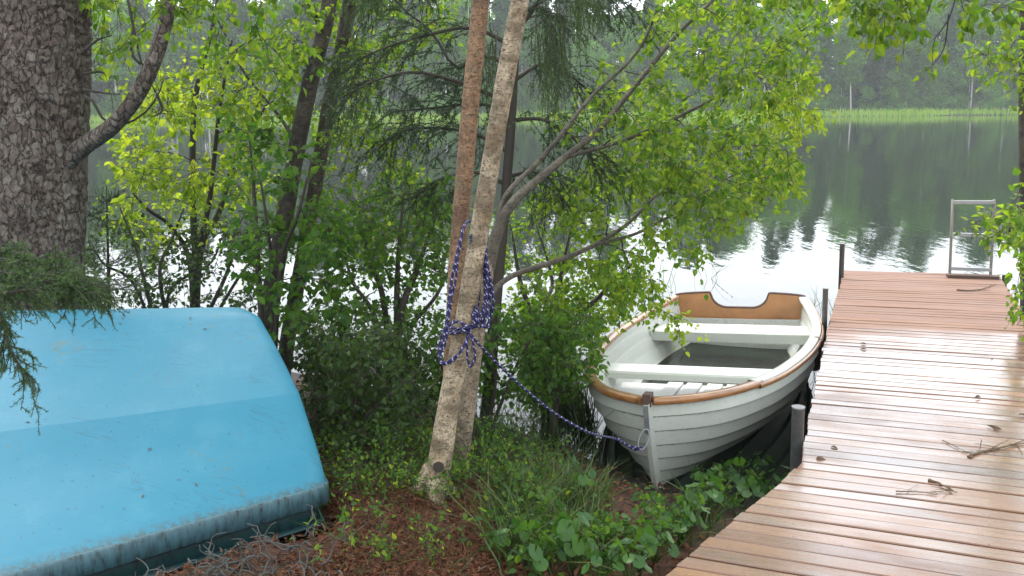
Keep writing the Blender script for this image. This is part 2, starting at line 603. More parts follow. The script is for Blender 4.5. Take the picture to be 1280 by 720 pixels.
def m_deck():
    g = NG('wet_deck_boards')
    tc = g.node('ShaderNodeTexCoord')
    sep = g.node('ShaderNodeSeparateXYZ')
    g.link(tc.outputs['Object'], sep.inputs[0])
    r = g.island()
    off = g.node('ShaderNodeCombineXYZ')
    g.link(g.math('MULTIPLY', r, 37.0), off.inputs['X'])
    g.link(g.math('MULTIPLY', r, 11.0), off.inputs['Y'])
    mp = g.node('ShaderNodeMapping')
    mp.inputs['Scale'].default_value = (1.6, 26, 1)
    g.link(tc.outputs['UV'], mp.inputs['Vector'])
    g.link(off.outputs[0], mp.inputs['Location'])
    grain = g.noise(mp.outputs[0], 2.0, 6, .65, .4)
    mp2 = g.node('ShaderNodeMapping')
    mp2.inputs['Scale'].default_value = (1.2, 6, 1)
    g.link(tc.outputs['UV'], mp2.inputs['Vector'])
    g.link(off.outputs[0], mp2.inputs['Location'])
    stain = g.noise(mp2.outputs[0], 1.6, 4, .55)
    base = g.ramp(r, [(0, (.13, .068, .042)), (.3, (.205, .102, .050)), (.55, (.155, .085, .055)), (.8, (.225, .115, .054)), (1, (.11, .07, .052))])
    base = g.mix(.55, base, g.ramp(grain, [(.3, (.5, .45, .42)), (.55, (1, 1, 1)), (.75, (1.15, 1.1, 1.05))]), 'MULTIPLY')
    base = g.mix(g.ramp(stain, [(.5, (0, 0, 0)), (.72, (.65, .65, .65))]), base, (.085, .064, .054))
    # the older outer platform is paler and greyer
    wsep = g.node('ShaderNodeSeparateXYZ')
    g.link(g.node('ShaderNodeNewGeometry').outputs['Position'], wsep.inputs[0])
    oldf = g.ramp(g.math('ADD', g.math('MULTIPLY', wsep.outputs['Y'], .1), g.math('MULTIPLY', g.math('SUBTRACT', r, .5), .03)), [(.625, (0, 0, 0)), (.665, (1, 1, 1))])
    base = g.mix(g.math('MULTIPLY', oldf, .7), base, g.mix(grain, (.13, .08, .062), (.30, .195, .155)))
    spk = g.noise(g.coord('Object'), 48, 3, .6)
    base = g.mix(g.ramp(spk, [(.69, (0, 0, 0)), (.74, (.8, .8, .8))]), base, (.05, .03, .02))
    # water film: puddled patches on the nearer boards, matt outer ones
    film = g.noise(g.coord('Object', (1, 1, 1)), 1.7, 4, .6)
    wet = g.math('ADD', g.math('MULTIPLY', g.math('SUBTRACT', film, .5), .5), g.math('MULTIPLY', g.math('SUBTRACT', stain, .5), .35))
    roughv = g.math('SUBTRACT', g.math('ADD', g.math('MULTIPLY', oldf, .40), .24), wet, True)
    roughv = g.math('MAXIMUM', roughv, .12)
    nrm = g.bump(g.math('ADD', g.math('MULTIPLY', grain, .6), g.math('MULTIPLY', stain, .6)), .35, .003)
    b = g.bsdf(base, roughv, g.math('SUBTRACT', .4, g.math('MULTIPLY', oldf, .32)), nrm)
    pud = g.ramp(g.math('ADD', g.math('MULTIPLY', film, .6), g.math('MULTIPLY', stain, .5)), [(.42, (.25, .25, .25)), (.62, (1, 1, 1))])
    g.link(g.math('MULTIPLY', pud, g.math('SUBTRACT', 1.0, g.math('MULTIPLY', oldf, .97))), b.inputs['Coat Weight'])
    b.inputs['Coat Roughness'].default_value = .16
    g.link(nrm, b.inputs['Coat Normal'])
    return g.m


def m_white_hull():
    g = NG('white_gelcoat')
    v = g.coord('Object')
    n = g.noise(v, 5, 5, .6)
    n2 = g.noise(v, 45, 4, .6)
    base = g.mix(n, (.47, .49, .44), (.58, .59, .55))
    base = g.mix(g.ramp(n2, [(.60, (0, 0, 0)), (.78, (.5, .5, .5))]), base, (.33, .33, .27))
    g.bsdf(base, .32, .5, g.bump(n2, .08, .002), 0, .2)
    return g.m


def m_hull_outside():
    g = NG('weathered_hull_paint')
    v = g.coord('Object')
    n = g.noise(v, 5, 5, .6)
    n2 = g.noise(v, 38, 5, .65)
    base = g.mix(n, (.36, .38, .33), (.47, .48, .43))
    base = g.mix(g.ramp(n2, [(.56, (0, 0, 0)), (.76, (.55, .55, .55))]), base, (.22, .23, .17))
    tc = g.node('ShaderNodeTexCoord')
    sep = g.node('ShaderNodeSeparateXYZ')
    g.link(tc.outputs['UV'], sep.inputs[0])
    # shadow line under each lap, painted into the plank's upper edge
    lap_shade = g.ramp(g.math('ADD', sep.outputs['Y'], g.math('MULTIPLY', g.math('SUBTRACT', n2, .5), .25)), [(.84, (0, 0, 0)), (.97, (.8, .8, .8))])
    base = g.mix(lap_shade, base, (.07, .075, .055))
    g.bsdf(base, .4, .4, g.bump(n2, .1, .002))
    return g.m


def m_hull_inside():
    g = NG('white_floor_dirty')
    v = g.coord('Object')
    n = g.noise(v, 7, 5, .6)
    n2 = g.noise(v, 50, 5, .7)
    base = g.mix(n, (.52, .52, .48), (.66, .66, .63))
    base = g.mix(g.ramp(n2, [(.52, (0, 0, 0)), (.75, (.7, .7, .7))]), base, (.33, .27, .20))
    g.bsdf(base, .4, .4)
    return g.m


def m_varnish():
    g = NG('varnished_wood')
    v = g.coord('Object', (1, 1, 6))
    n = g.noise(v, 9, 6, .6, .6)
    base = g.ramp(n, [(.3, (.16, .065, .022)), (.55, (.28, .125, .042)), (.75, (.37, .185, .07))])
    n2 = g.noise(g.coord('Object'), 11, 4)
    base = g.mix(g.ramp(n2, [(.56, (0, 0, 0)), (.74, (.7, .7, .7))]), base, (.12, .06, .03))
    g.bsdf(base, .28, .5, None, 0, .3)
    return g.m


def m_blue():
    g = NG('sky_blue_gelcoat')
    v = g.coord('Object')
    n = g.noise(v, 2.0, 4, .5)
    n2 = g.noise(v, 70, 4, .6)
    tc = g.node('ShaderNodeTexCoord')
    sep = g.node('ShaderNodeSeparateXYZ')
    g.link(tc.outputs['UV'], sep.inputs[0])
    base = g.mix(n, (.014, .15, .235), (.022, .185, .265))
    # chalky wear, brown stains, scratches
    base = g.mix(g.ramp(g.noise(v, 6, 5, .7), [(.5, (0, 0, 0)), (.8, (.4, .4, .4))]), base, (.07, .24, .32))
    st = g.math('MULTIPLY', g.noise(v, 3.1, 3, .5), g.noise(v, 26, 5, .7))
    base = g.mix(g.ramp(st, [(.335, (0, 0, 0)), (.40, (.5, .5, .5))]), base, (.10, .13, .075))
    base = g.mix(g.ramp(n2, [(.66, (0, 0, 0)), (.72, (.85, .85, .85))]), base, (.02, .055, .07))
    for sc, rot in (((3, 26, 3), (.2, .5, .3)), ((2.2, 34, 2.2), (1.0, .2, -.35))):
        w = g.noise(g.coord('Object', sc, rot), .9, 2, .4, .8)
        line = g.math('ABSOLUTE', g.math('SUBTRACT', w, .5))
        msk = g.math('MULTIPLY', g.ramp(line, [(.0, (1, 1, 1)), (.011, (0, 0, 0))]), g.ramp(g.noise(v, 2.6, 2), [(.48, (0, 0, 0)), (.56, (.5, .5, .5))]))
        base = g.mix(msk, base, (.02, .09, .14))
    # grime gathers along the rail
    gr = g.noise(g.coord('Object', (14, 14, 2.0)), 3.4, 6, .7)
    low = g.ramp(sep.outputs['Y'], [(.004, (1, 1, 1)), (.016, (0, 0, 0))])
    base = g.mix(g.math('MULTIPLY', low, g.ramp(gr, [(.38, (0, 0, 0)), (.6, (.9, .9, .9))])), base, (.05, .07, .065))
    g.bsdf(base, g.math('ADD', .40, g.math('MULTIPLY', n, .25)), .4, g.bump(n2, .08, .001))
    return g.m


def m_grime_rail(name, c0, c1):
    g = NG(name)
    v = g.coord('Object', (11, 11, 3.0))
    n = g.noise(v, 3.5, 6, .7)
    base = g.ramp(n, [(.36, c1), (.47, tuple(.6 * a + .4 * b for a, b in zip(c0, c1))), (.66, c0)])
    g.bsdf(base, .5, .4)
    return g.m


def m_rope():
    g = NG('braided_rope')
    tc = g.node('ShaderNodeTexCoord')
    sep = g.node('ShaderNodeSeparateXYZ')
    g.link(tc.outputs['UV'], sep.inputs[0])
    s1 = g.math('FRACT', g.math('ADD', g.math('MULTIPLY', sep.outputs['Y'], 30.0), sep.outputs['X']))
    s2 = g.math('FRACT', g.math('SUBTRACT', g.math('MULTIPLY', sep.outputs['Y'], 47.0), g.math('MULTIPLY', sep.outputs['X'], 2.0)))
    base = g.ramp(s1, [(0, (.018, .016, .07)), (.5, (.05, .04, .20)), (.66, (.40, .38, .52)), (.82, (.40, .38, .52)), (.85, (.012, .012, .035))], 'CONSTANT')
    base = g.mix(g.ramp(s2, [(0, (0, 0, 0)), (.55, (.85, .85, .85))], 'CONSTANT'), base, (.016, .016, .05))
    h = g.math('ADD', g.math('SINE', g.math('MULTIPLY', s1, 6.28)), g.math('SINE', g.math('MULTIPLY', s2, 6.28)))
    g.bsdf(base, .7, .3, g.bump(h, .5, .002))
    return g.m


M['ground'] = m_ground()
M['water'] = m_water()
M['deck'] = m_deck()
M['white_hull'] = m_white_hull()
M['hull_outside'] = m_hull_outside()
M['hull_inside'] = m_hull_inside()
M['varnish'] = m_varnish()
M['blue'] = m_blue()
M['transom_wood'] = m_simple('transom_wood', (.40, .185, .07), .4, nscale=9, namt=.4)
M['blue_rail'] = m_grime_rail('grimy_blue_rail', (.05, .12, .145), (.008, .014, .014))
M['teal_rail'] = m_grime_rail('dark_teal_rail', (.012, .06, .065), (.008, .018, .018))
M['rope'] = m_rope()
M['beam'] = m_simple('dock_beam', (.11, .075, .05), .7, nscale=8)
g_ = NG('bilge_water')
g_.bsdf((.045, .046, .034), .22, .2)
M['bilge'] = g_.m
# ------------------------------------------------------------------ terrain
WX = np.array([-300, -14, -7, -4, -1.5, -0.3, 0.35, 0.75, 1.4, 2.4, 3.2, 3.9, 5, 9, 300.])
WY = np.array([40, 10, 8.6, 7.3, 6.2, 5.4, 4.75, 4.30, 4.1, 4.3, 5.2, 6.6, 7.4, 9, 60.]) * KY
FAR_Y = 150.0


def far_shore(x):
    return FAR_Y + 1.6 * np.sin(x * .11) + 1.1 * np.sin(x * .27 + 1.3) + .012 * np.abs(x) * 0


def ground_z(x, y):
    x = np.asarray(x, float)
    y = np.asarray(y, float)
    s = np.interp(x, WX, WY) - y
    z = np.where(s > 0, .47 * (1 - np.exp(-np.maximum(s, 0) / 1.6)), np.maximum(s * .35, -1.6))
    near = np.clip(1 - (y - 2) / 16, 0, 1)
    p = np.stack([x, y, x * 0], -1)
    z = z + near * (fbm(p * 1.3, 3) * .10 + fbm(p * 5, 9) * .05) * np.clip(.35 + s, .25, 1)
    # hollow under the upturned boat
    q = (x + .74) * -.642 + (y - 3.90) * .767
    e = (x + .60) * -.91 + (y - 4.0) * -.42
    h = np.clip((q + .26) / .22, 0, 1) * np.clip((2.2 - q) / .5, 0, 1) * np.clip((e - .05) / .3, 0, 1)
    z = z - .30 * h * h * (3 - 2 * h)
    f = y - far_shore(x)
    z = np.where(f > -3, np.maximum(z, np.minimum(f * .12, .35)), z)
    z = np.where(f > 3, .35 + (f - 3) * .055 + fbm(p * .07, 5) * 1.0 * np.clip((f - 3) / 20, 0, 1), z)
    z = np.where(f > 120, .35 + 117 * .055 + (f - 120) * .01, z)
    return z


def gz(x, y):
    return float(ground_z(np.array([x]), np.array([y]))[0])


def on_ground(px, py):
    z = .3
    for _ in range(30):
        p = P(px, py, z)
        z = .5 * z + .5 * gz(p[0], p[1])
    return np.array([p[0], p[1], gz(p[0], p[1])])


gx = np.unique(np.concatenate([np.linspace(-1200, -60, 20), np.linspace(-60, -6, 28), np.linspace(-6, 6, 200), np.linspace(6, 60, 28), np.linspace(60, 1200, 20)]))
gy = np.unique(np.concatenate([np.linspace(-300, -6, 12), np.linspace(-6, 1.5, 24), np.linspace(1.5, 10, 160), np.linspace(10, 140, 26), np.linspace(140, 164, 44), np.linspace(164, 260, 26), np.linspace(240, 1500, 14)]))
GX, GY = np.meshgrid(gx, gy, indexing='ij')
G = np.stack([GX, GY, ground_z(GX, GY)], -1)
tag(put('ground', MB().grid(G), M['ground']), kind='structure')
wx = np.array([-1200, -60, 60, 1200.])
wy = np.array([2.0, 12, 60, 160.])
WXG, WYG = np.meshgrid(wx, wy, indexing='ij')
tag(put('lake_water', MB().grid(np.stack([WXG, WYG, WXG * 0], -1)), M['water']), kind='structure')

# ------------------------------------------------------------------ dock
ZD = .45
Lpx = [(1056, 336.5), (1047, 368), (1033, 417), (1018, 490), (1001, 580), (915, 652), (830, 720)]
Lw = np.array([P(x, y, ZD)[:2] for x, y in Lpx])
Lw = np.concatenate([Lw, [Lw[-1] + (Lw[-1] - Lw[-2]) * 1.3]])
R0, R1 = P(1249.5, 345, ZD)[:2], P(1268, 387, ZD)[:2]
rd = (R1 - R0) / np.linalg.norm(R1 - R0)
DD = np.array([math.sin(rad(21.3)), math.cos(rad(21.3))])       # out along the dock
mid = R0 - DD * 3.7
Rw = np.array([R0 + DD * .02, R0 - DD * 1.6, mid, mid - DD * 2.6 + np.array([.12, 0]), mid - DD * 4.0 + np.array([.25, 0])])


def line_hit(o, d, poly):
    """first crossing of the line o + t d with a polyline (extended at both ends)"""
    best = None
    nseg = len(poly) - 1
    for k in range(nseg):
        a, b = poly[k], poly[k + 1]
        e = b - a
        den = d[0] * e[1] - d[1] * e[0]
        if abs(den) < 1e-9:
            continue
        w = a - o
        t = (w[0] * e[1] - w[1] * e[0]) / den
        u = (w[0] * d[1] - w[1] * d[0]) / den
        lo = -1e-6 if k > 0 else -5
        hi = 1 + 1e-6 if k < nseg - 1 else 5
        if lo <= u <= hi and (best is None or abs(u - .5) < best[1]):
            best = (o + d * t, abs(u - .5))
    return best[0]


dock = thing('dock', (*(.5 * (Lw[4] + mid)), 0), 'wet wooden plank dock running out over the lake beside the white rowing boat', 'dock')
deck = MB()
c0 = .5 * (Lw[0] + R0)
rng = np.random.default_rng(5)
pitch, gap, v, k = .092, .009, 0.0, 0
total = 7.0
while v < total:
    wv = pitch
    def edge_dir(fq):
        a = rad(-13.0 - 10.0 * min(1, max(0, fq)))             # boards fan slightly round the bend
        return np.array([math.cos(a), math.sin(a)])
    oa, ob = c0 - DD * v, c0 - DD * (v + wv - gap)
    ea, eb = edge_dir(v / total), edge_dir((v + wv - gap) / total)
    la, lb = line_hit(oa, ea, Lw), line_hit(ob, eb, Lw)
    ra, rb = line_hit(oa, ea, Rw), line_hit(ob, eb, Rw)
    jl, jr = rng.uniform(-.006, .008, 2)
    la, lb, ra, rb = la - ea * jl, lb - eb * jl, ra + ea * jr, rb + eb * jr
    zt = ZD + rng.uniform(-.0025, .0025)
    tilt = rng.uniform(-.0015, .0015)
    ns = 10
    # rounded board: a strip lattice across the width
    prof = [(0, -.028), (0, -.004), (.035, 0), (.965, 0), (1, -.004), (1, -.028)]
    Gs = np.zeros((ns + 1, len(prof), 3))
    sag = rng.uniform(-.002, .002)
    for i in range(ns + 1):
        t = i / ns
        pa, pb = la * (1 - t) + ra * t, lb * (1 - t) + rb * t
        for j, (w, dz) in enumerate(prof):
            q = pa * (1 - w) + pb * w
            Gs[i, j] = (q[0], q[1], zt + dz + tilt * (w - .5) * 2 + sag * math.sin(PI * t * 2 + k))
    a_, b_ = Gs.shape[:2]
    idx = np.arange(a_ * b_).reshape(a_, b_)
    Fc = np.stack([idx[:-1, :-1], idx[1:, :-1], idx[1:, 1:], idx[:-1, 1:]], -1).reshape(-1, 4)
    uu = np.repeat(np.linspace(0, np.linalg.norm(ra - la), a_)[:, None], b_, 1)
    vv = np.repeat(np.array([p[0] for p in prof])[None] * wv, a_, 0)
    uvv = np.stack([uu, vv], -1).reshape(-1, 2)
    deck.add(Gs.reshape(-1, 3), Fc, 0, uvv[Fc], False)
    base = deck.n - a_ * b_
    deck.chunks.append((idx[0][None, :] + base, 0, None, False))
    deck.chunks.append((idx[-1][None, ::-1] + base, 0, None, False))
    v += wv
    k += 1
put('deck', deck, M['deck'], dock)


def beam(p, q, w, h, ztop, mb):
    d = np.array(q) - np.array(p)
    n = np.array([-d[1], d[0]]) / np.linalg.norm(d) * w / 2
    V = [(*(p - n), ztop - h), (*(q - n), ztop - h), (*(q + n), ztop - h), (*(p + n), ztop - h),
         (*(p - n), ztop), (*(q - n), ztop), (*(q + n), ztop), (*(p + n), ztop)]
    mb.hexa(V)


inn = np.array([math.cos(rad(-16)), math.sin(rad(-16))])
for off in (.12,):
    for a, b in ((0, 2), (2, 4), (4, 6)):
        mb = MB()
        beam(Lw[a] + inn * off - DD * .03 * (a == 0), Lw[b] + inn * off, .07, .13, ZD - .031, mb)
        put('joist', mb, M['beam'], dock)
    mb = MB()
    beam(Rw[0] - inn * off - DD * .05, Rw[3] - inn * off, .07, .13, ZD - .031, mb)
    put('joist', mb, M['beam'], dock)


def post(px, ptop, pbase, y, r, cap=True, zb=-.9):
    """round steel post seen at px with its top at ptop"""
    t = D(px, ptop, y)
    mb = MB()
    mb.tubes([[(t[0], t[1], zb), (t[0], t[1], t[2] - .01), (t[0], t[1], t[2] - .01), (t[0], t[1], t[2])]], [[r, r, r * 1.06, r * 1.06]], 14)
    return put('post', mb, M['galv'], dock)


# posts stand just outside the left edge of the deck
post(1053, 304, 336, 7.55, .023)
post(1032, 360, 400, 6.05, .020)
post(998, 508, 582, 3.82, .030)
post(1256, 343, 350, Rw[0][1] / KY + .02, .022)
# hanging fender between the dock and the boat
fp = P(1026, 428, .40)
mb = MB()
Rz = rotmat((0, 0, 1), -rad(21.3))
mb.tubes([[(fp[0] - .03, fp[1] + .0, .44), (fp[0] - .03, fp[1], .40), (fp[0] - .035, fp[1], .22), (fp[0] - .035, fp[1], .20)]], [[.02, .045, .045, .02]], 14)
put('fender', mb, M['rubber'], dock)

# ------------------------------------------------------------------ swim ladder at the end of the dock
lt, lb_ = P(1188, 346, ZD), P(1240, 347, ZD)
yl = (.5 * (lt[1] + lb_[1]) + .02) / KY
ladder = thing('swim_ladder', (*(.5 * (lt + lb_))[:2], ZD), 'pale metal swim ladder standing up at the far end of the dock', 'ladder')
A0, A1 = D(1187, 345, yl + .05), D(1191, 249, yl + .16)
B0, B1 = D(1238, 347, yl), D(1243, 249, yl + .11)
for a, b in ((A0, A1), (B0, B1)):
    mb = MB()
    ins = b + np.array([0, 0, .0])
    mb.tubes([[a + (a - b) * 1.3, a, .5 * (a + b), ins]], [[.013] * 4], 12)
    put('rail', mb, M['ladder_metal'], ladder)
for f in (.10, .54, .96):
    p, q = A0 + (A1 - A0) * f, B0 + (B1 - B0) * f
    d = (q - p) / np.linalg.norm(q - p)
    mb = MB()
    R = np.stack([d, np.cross((0, 0, 1), d), np.array((0, 0, 1))], 1)
    mb.box(.5 * (p + q), (np.linalg.norm(q - p), .04, .03), 0, R)
    put('rung', mb, M['ladder_bright'], ladder)
fpl = .5 * (P(1185, 347, ZD) + P(1249, 349, ZD))
mb = MB()
e = P(1249, 349, ZD) - P(1185, 347, ZD)
R = np.stack([norm(e), norm(np.cross((0, 0, 1), e)), np.array((0, 0, 1.))], 1)
mb.box(fpl + np.array([0, .02, .014]), (np.linalg.norm(e), .09, .028), 0, R)
put('base_plank', mb, M['dark_brown'], ladder)
# ------------------------------------------------------------------ white clinker rowing boat
BOW = D(809, 503, 4.16)                 # top of the stem
PSI, LB, PB, HEEL, SKEW = .367, 3.457, .033, .042, -.037
fwd = np.array([-math.sin(PSI), -math.cos(PSI), 0])
lat0 = np.cross((0, 0, 1), fwd)          # port
ax_x = fwd * math.cos(PB) + np.array([0, 0, math.sin(PB)])
lat = norm(lat0 * math.cos(HEEL) + np.array([0, 0, math.sin(HEEL)]) + SKEW * fwd)
ax_z = norm(np.cross(ax_x, lat0) * math.cos(HEEL) - lat0 * math.sin(HEEL))
ORG = BOW - ax_x * LB - ax_z * .605


def bw(p):
    p = np.asarray(p, float)
    return ORG + p[..., 0:1] * ax_x + p[..., 1:2] * lat + p[..., 2:3] * ax_z


BEAM = .701
KX = np.array([0, .12, .3, .5, .7, .82, .9, .96, 1.0])
KB = np.array([.60, .74, .91, .99, .955, .80, .585, .315, .012]) * BEAM
KB = KB * np.interp(KX, [0, .5, 1], [.771 / .6, 1, 1])
KB = KB * np.where(KX > .5, 1 - .288 * ((KX - .5) / .5) * (1 - ((KX - .5) / .5) ** 3), 1)


def hb(t):
    return float(np.interp(t, TT, BB))


TT = np.linspace(0, 1, 101)
BB = catmull(np.stack([KX, KB, KX * 0], 1), 801)
BB = np.interp(TT, BB[:, 0], BB[:, 1])


def sheer(t):
    return .538 + .067 * max(0, (t - .35) / .65) ** 2 + .065 * max(0, (.35 - t) / .35) ** 2


ZBOW_ADJ = 0.0


def keel(t):
    return .0 + .03 * max(0, .15 - t) / .15


def stem_x(s):
    """rake of the stem: s 0 keel .. 1 top, x offset from the top of the stem"""
    return -.19 * (1 - s) ** 1.4 - .02 * (1 - s)


NP = 8                                   # planks


def section(t, inset=0.0, lap=.026):
    """outer half section at station t (0 stern, 1 stem): rows of (x, y, z) from keel to sheer with lapped planks"""
    b, zs, zk = hb(t), sheer(t), keel(t)
    a = 1.0 + 0.0 * t
    vee = max(0, (t - .45) / .55)
    pts = []
    for k in range(NP):
        for s, o in ((k / NP, lap), ((k + 1) / NP, 0.0)):
            th = s * PI / 2
            e1 = .62 + .75 * vee ** 1.3
            yy = b * math.sin(th) ** e1
            zz = zk + (zs - zk) * (1 - max(0, math.cos(th)) ** (1.25 - .05 * vee))
            zz = (1 - vee * .75) * zz + vee * .75 * (zk + (zs - zk) * s)
            xs = LB * t + stem_x((zz - zk) / (zs - zk)) * max(0, (t - .55) / .45) ** 1.6
            # outward direction, roughly
            off = o * min(1, (1 - t) * 9 + .25) - inset
            oy, oz = math.sin(th) * .9 + .1, -math.cos(th)
            pts.append((xs, max(0.004, yy + off * oy), zz + off * oz * (1 - .6 * vee)))
    return np.array(pts)


boat = thing('rowing_boat', tuple(bw((LB * .5, 0, 0))), 'white clinker rowing boat with brown wooden gunwale tied up beside the dock', 'rowing boat')
ts = np.concatenate([np.linspace(0, .8, 34), np.linspace(.815, 1, 22)])
outer = np.array([section(t) for t in ts])
hull = MB()
mirror = np.array([1, -1, 1.])
for sg, fl in ((1, False), (-1, True)):
    S = outer * np.array([1, sg, 1.])
    for k in range(NP):                  # each plank is smooth by itself, the lap edge is sharp
        hull.grid(bw(S[:, 2 * k:2 * k + 2]), 0, True, True, fl)
        if k < NP - 1:
            hull.grid(bw(S[:, 2 * k + 1:2 * k + 3]), 0, False, False, fl)
# keel strip
hull.grid(bw(np.stack([outer[:, 0], outer[:, 0] * mirror], 1)), 0, False)
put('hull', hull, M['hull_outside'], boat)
# inner skin
ti = ts[ts < .975]
inner = np.array([section(t, .022, .008) for t in ti])
mb = MB()
for sg, fl in ((1, True), (-1, False)):
    S = inner * np.array([1, sg, 1.])
    for k in range(NP):
        mb.grid(bw(S[:, 2 * k:2 * k + 2]), 0, False, True, fl)
        if k < NP - 1:
            mb.grid(bw(S[:, 2 * k + 1:2 * k + 3]), 0, False, False, fl)
mb.grid(bw(np.stack([inner[:, 0], inner[:, 0] * mirror], 1)), 0, False, True, True)
put('lining', mb, M['white_hull'], boat)
# keel bar and stem bar
mb = MB()
prof = []
for s in np.linspace(0, 1, 14):
    zs, zk = sheer(1), keel(1)
    prof.append((LB + stem_x(s) + .012, 0, zk + (zs - zk) * s))
prof = np.array(prof)
kl = np.array([(LB * t, 0, keel(t) - .012) for t in np.linspace(.02, .86, 14)])
path = np.concatenate([kl, prof[1:] ])
W = .026
for i in range(len(path) - 1):
    a, b = path[i], path[i + 1]
    d = norm(b - a)
    nrm_ = np.array([d[2], 0, -d[0]])
    q = []
    for p in (a, b):
        q.append([p + nrm_ * .026 + np.array([0, W * .45, 0]), p + nrm_ * .026 - np.array([0, W * .45, 0]), p - nrm_ * .03 - np.array([0, W, 0]), p - nrm_ * .03 + np.array([0, W, 0])])
    if i == 0:
        Q = [q[0]]
    Q.append(q[1])
Q = np.array(Q)
Q = np.concatenate([Q, Q[:, :1]], 1)
mb.grid(bw(Q), 0, False, False)
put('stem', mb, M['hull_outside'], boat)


def rim(t, dy0, dy1, z0, z1, ts_, sg):
    """closed bar following the sheer between offsets dy0..dy1 (outwards) and heights z0..z1"""
    pts, nn = [], []
    for t_ in ts_:
        p = np.array([LB * t_, hb(t_), sheer(t_)])
        pts.append(p)
    pts = np.array(pts)
    tg = np.gradient(pts, axis=0)
    on = norm(np.stack([-tg[:, 1], tg[:, 0], tg[:, 0] * 0], 1)) * np.sign(1)
    on[on[:, 1] < 0] *= -1
    Gq = []
    r = .006
    for (o, z) in ((dy0, z0 + r), (dy0, z1 - r), (dy0 + r, z1), (dy1 - r, z1), (dy1, z1 - r), (dy1, z0 + r), (dy1 - r, z0), (dy0 + r, z0), (dy0, z0 + r)):
        q = pts + on * o
        q[:, 2] += z
        q[:, 1] = np.maximum(q[:, 1], 0.0)
        Gq.append(q * np.array([1, sg, 1.]))
    return np.stack(Gq, 1)


tall = np.concatenate([np.linspace(0.0, .8, 34), np.linspace(.815, .997, 30)])
# wooden gunwale: port side and the bow, then a rubbing strip along starboard under the white cap
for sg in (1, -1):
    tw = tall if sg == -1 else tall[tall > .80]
    mb = MB()
    Gq = rim(0, -.035, .028, -.012, .022, tw, sg)
    mb.grid(bw(Gq), 0, False, True, sg == -1)
    mb.chunks.append((np.arange(8)[None, :] + mb.n - Gq.shape[0] * 9, 0, None, False))
    mb.chunks.append((np.arange(8)[None, ::-1] + mb.n - 9, 0, None, False))
    put('gunwale', mb, M['varnish'], boat)
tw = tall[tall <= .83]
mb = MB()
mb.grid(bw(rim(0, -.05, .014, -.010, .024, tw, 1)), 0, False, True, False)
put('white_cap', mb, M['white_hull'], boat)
mb = MB()
mb.grid(bw(rim(0, .0165, .034, -.02, .010, tw, 1)), 0, False, True, False)
put('rubbing_strip', mb, M['varnish'], boat)

# transom with the sculling notch
prof = section(0.0)
zs0, b0 = sheer(0), hb(0)
out = [(-p[1], p[2]) for p in prof[::-1]] + [(p[1], p[2]) for p in prof]
top = []
for yq in np.linspace(b0, -b0, 121):
    ay = abs(yq)
    zc = zs0 + .035 * (1 - (ay / b0) ** 2) ** .5 + .012
    nd = min(1, max(0, (ay - .10) / .145))
    nd = 1 - math.sqrt(max(0, 1 - nd * nd)) if nd < 1 else 1
    top.append((yq, zc * nd + (zs0 - .085) * (1 - nd)))
poly = np.array(out + top)
mb = MB()
n = len(poly)
for x, fl in ((-.028, True), (.0, False)):
    ring = np.stack([np.full(n, x), poly[:, 0], poly[:, 1]], 1)
    # fan built as strips between the bottom curve and the top curve
    m_ = 121
    bot = np.stack([np.interp(np.linspace(b0, -b0, m_), np.array(out)[:, 0], np.array(out)[:, 1])], 1)[:, 0]
    yy = np.linspace(b0, -b0, m_)
    Gt = np.stack([np.stack([np.full(m_, x), yy, bot], 1), np.stack([np.full(m_, x), yy, np.array(top)[:, 1]], 1)], 1)
    mb.grid(bw(Gt), 0, False, False, fl)
edge = np.array(top)
Ge = np.stack([np.stack([np.full(121, -.028), edge[:, 0], edge[:, 1]], 1), np.stack([np.full(121, .0), edge[:, 0], edge[:, 1]], 1)], 1)
mb.grid(bw(Ge), 0, False, True)
tr_ = put('transom', mb, M['transom_wood'], boat)
mb = MB()
cap = np.stack([np.full(121, -.014), edge[:, 0], edge[:, 1] + .004], 1)
mb.tubes(bw(cap)[None], np.full((1, 121), .014), 8)
put('edging', mb, M['dark_brown'], tr_)

# white panel closing the stern below the seat
Gp = []
for zz in np.linspace(.05, .44, 9):
    s_ = section(.012, .022, 0)
    yw_ = float(np.interp(zz, s_[:, 2], s_[:, 1]))
    Gp.append([(.04 + .02 * (1 - (f) ** 2), f * yw_, zz) for f in np.linspace(-1, 1, 9)])
mb = MB()
mb.grid(bw(np.array(Gp)), 0, False)
put('stern_panel', mb, M['hull_inside'], boat)

# seats
def thwart(x0, x1, z, th, name, label=None):
    mb = MB()
    tt0, tt1 = x0 / LB, x1 / LB
    def inner_y(t, zz):
        s = section(t, .020, .0)
        return float(np.interp(zz, s[:, 2], s[:, 1]))
    r = .012
    prof = [(0, z - th), (0, z - r), (r, z), (x1 - x0 - r, z), (x1 - x0, z - r), (x1 - x0, z - th), (0, z - th)]
    Gq = []
    for fy in np.linspace(-1, 1, 9):
        row = []
        for dx, zz in prof:
            row.append((x0 + dx, fy * inner_y((x0 + dx) / LB, zz), zz))
        Gq.append(row)
    mb.grid(bw(np.array(Gq)), 0, False, False)
    return put(name, mb, M['white_hull'], boat)


thwart(LB * .09, LB * .19, .44, .085, 'thwart')
thwart(LB * .53, LB * .60, .43, .05, 'thwart')


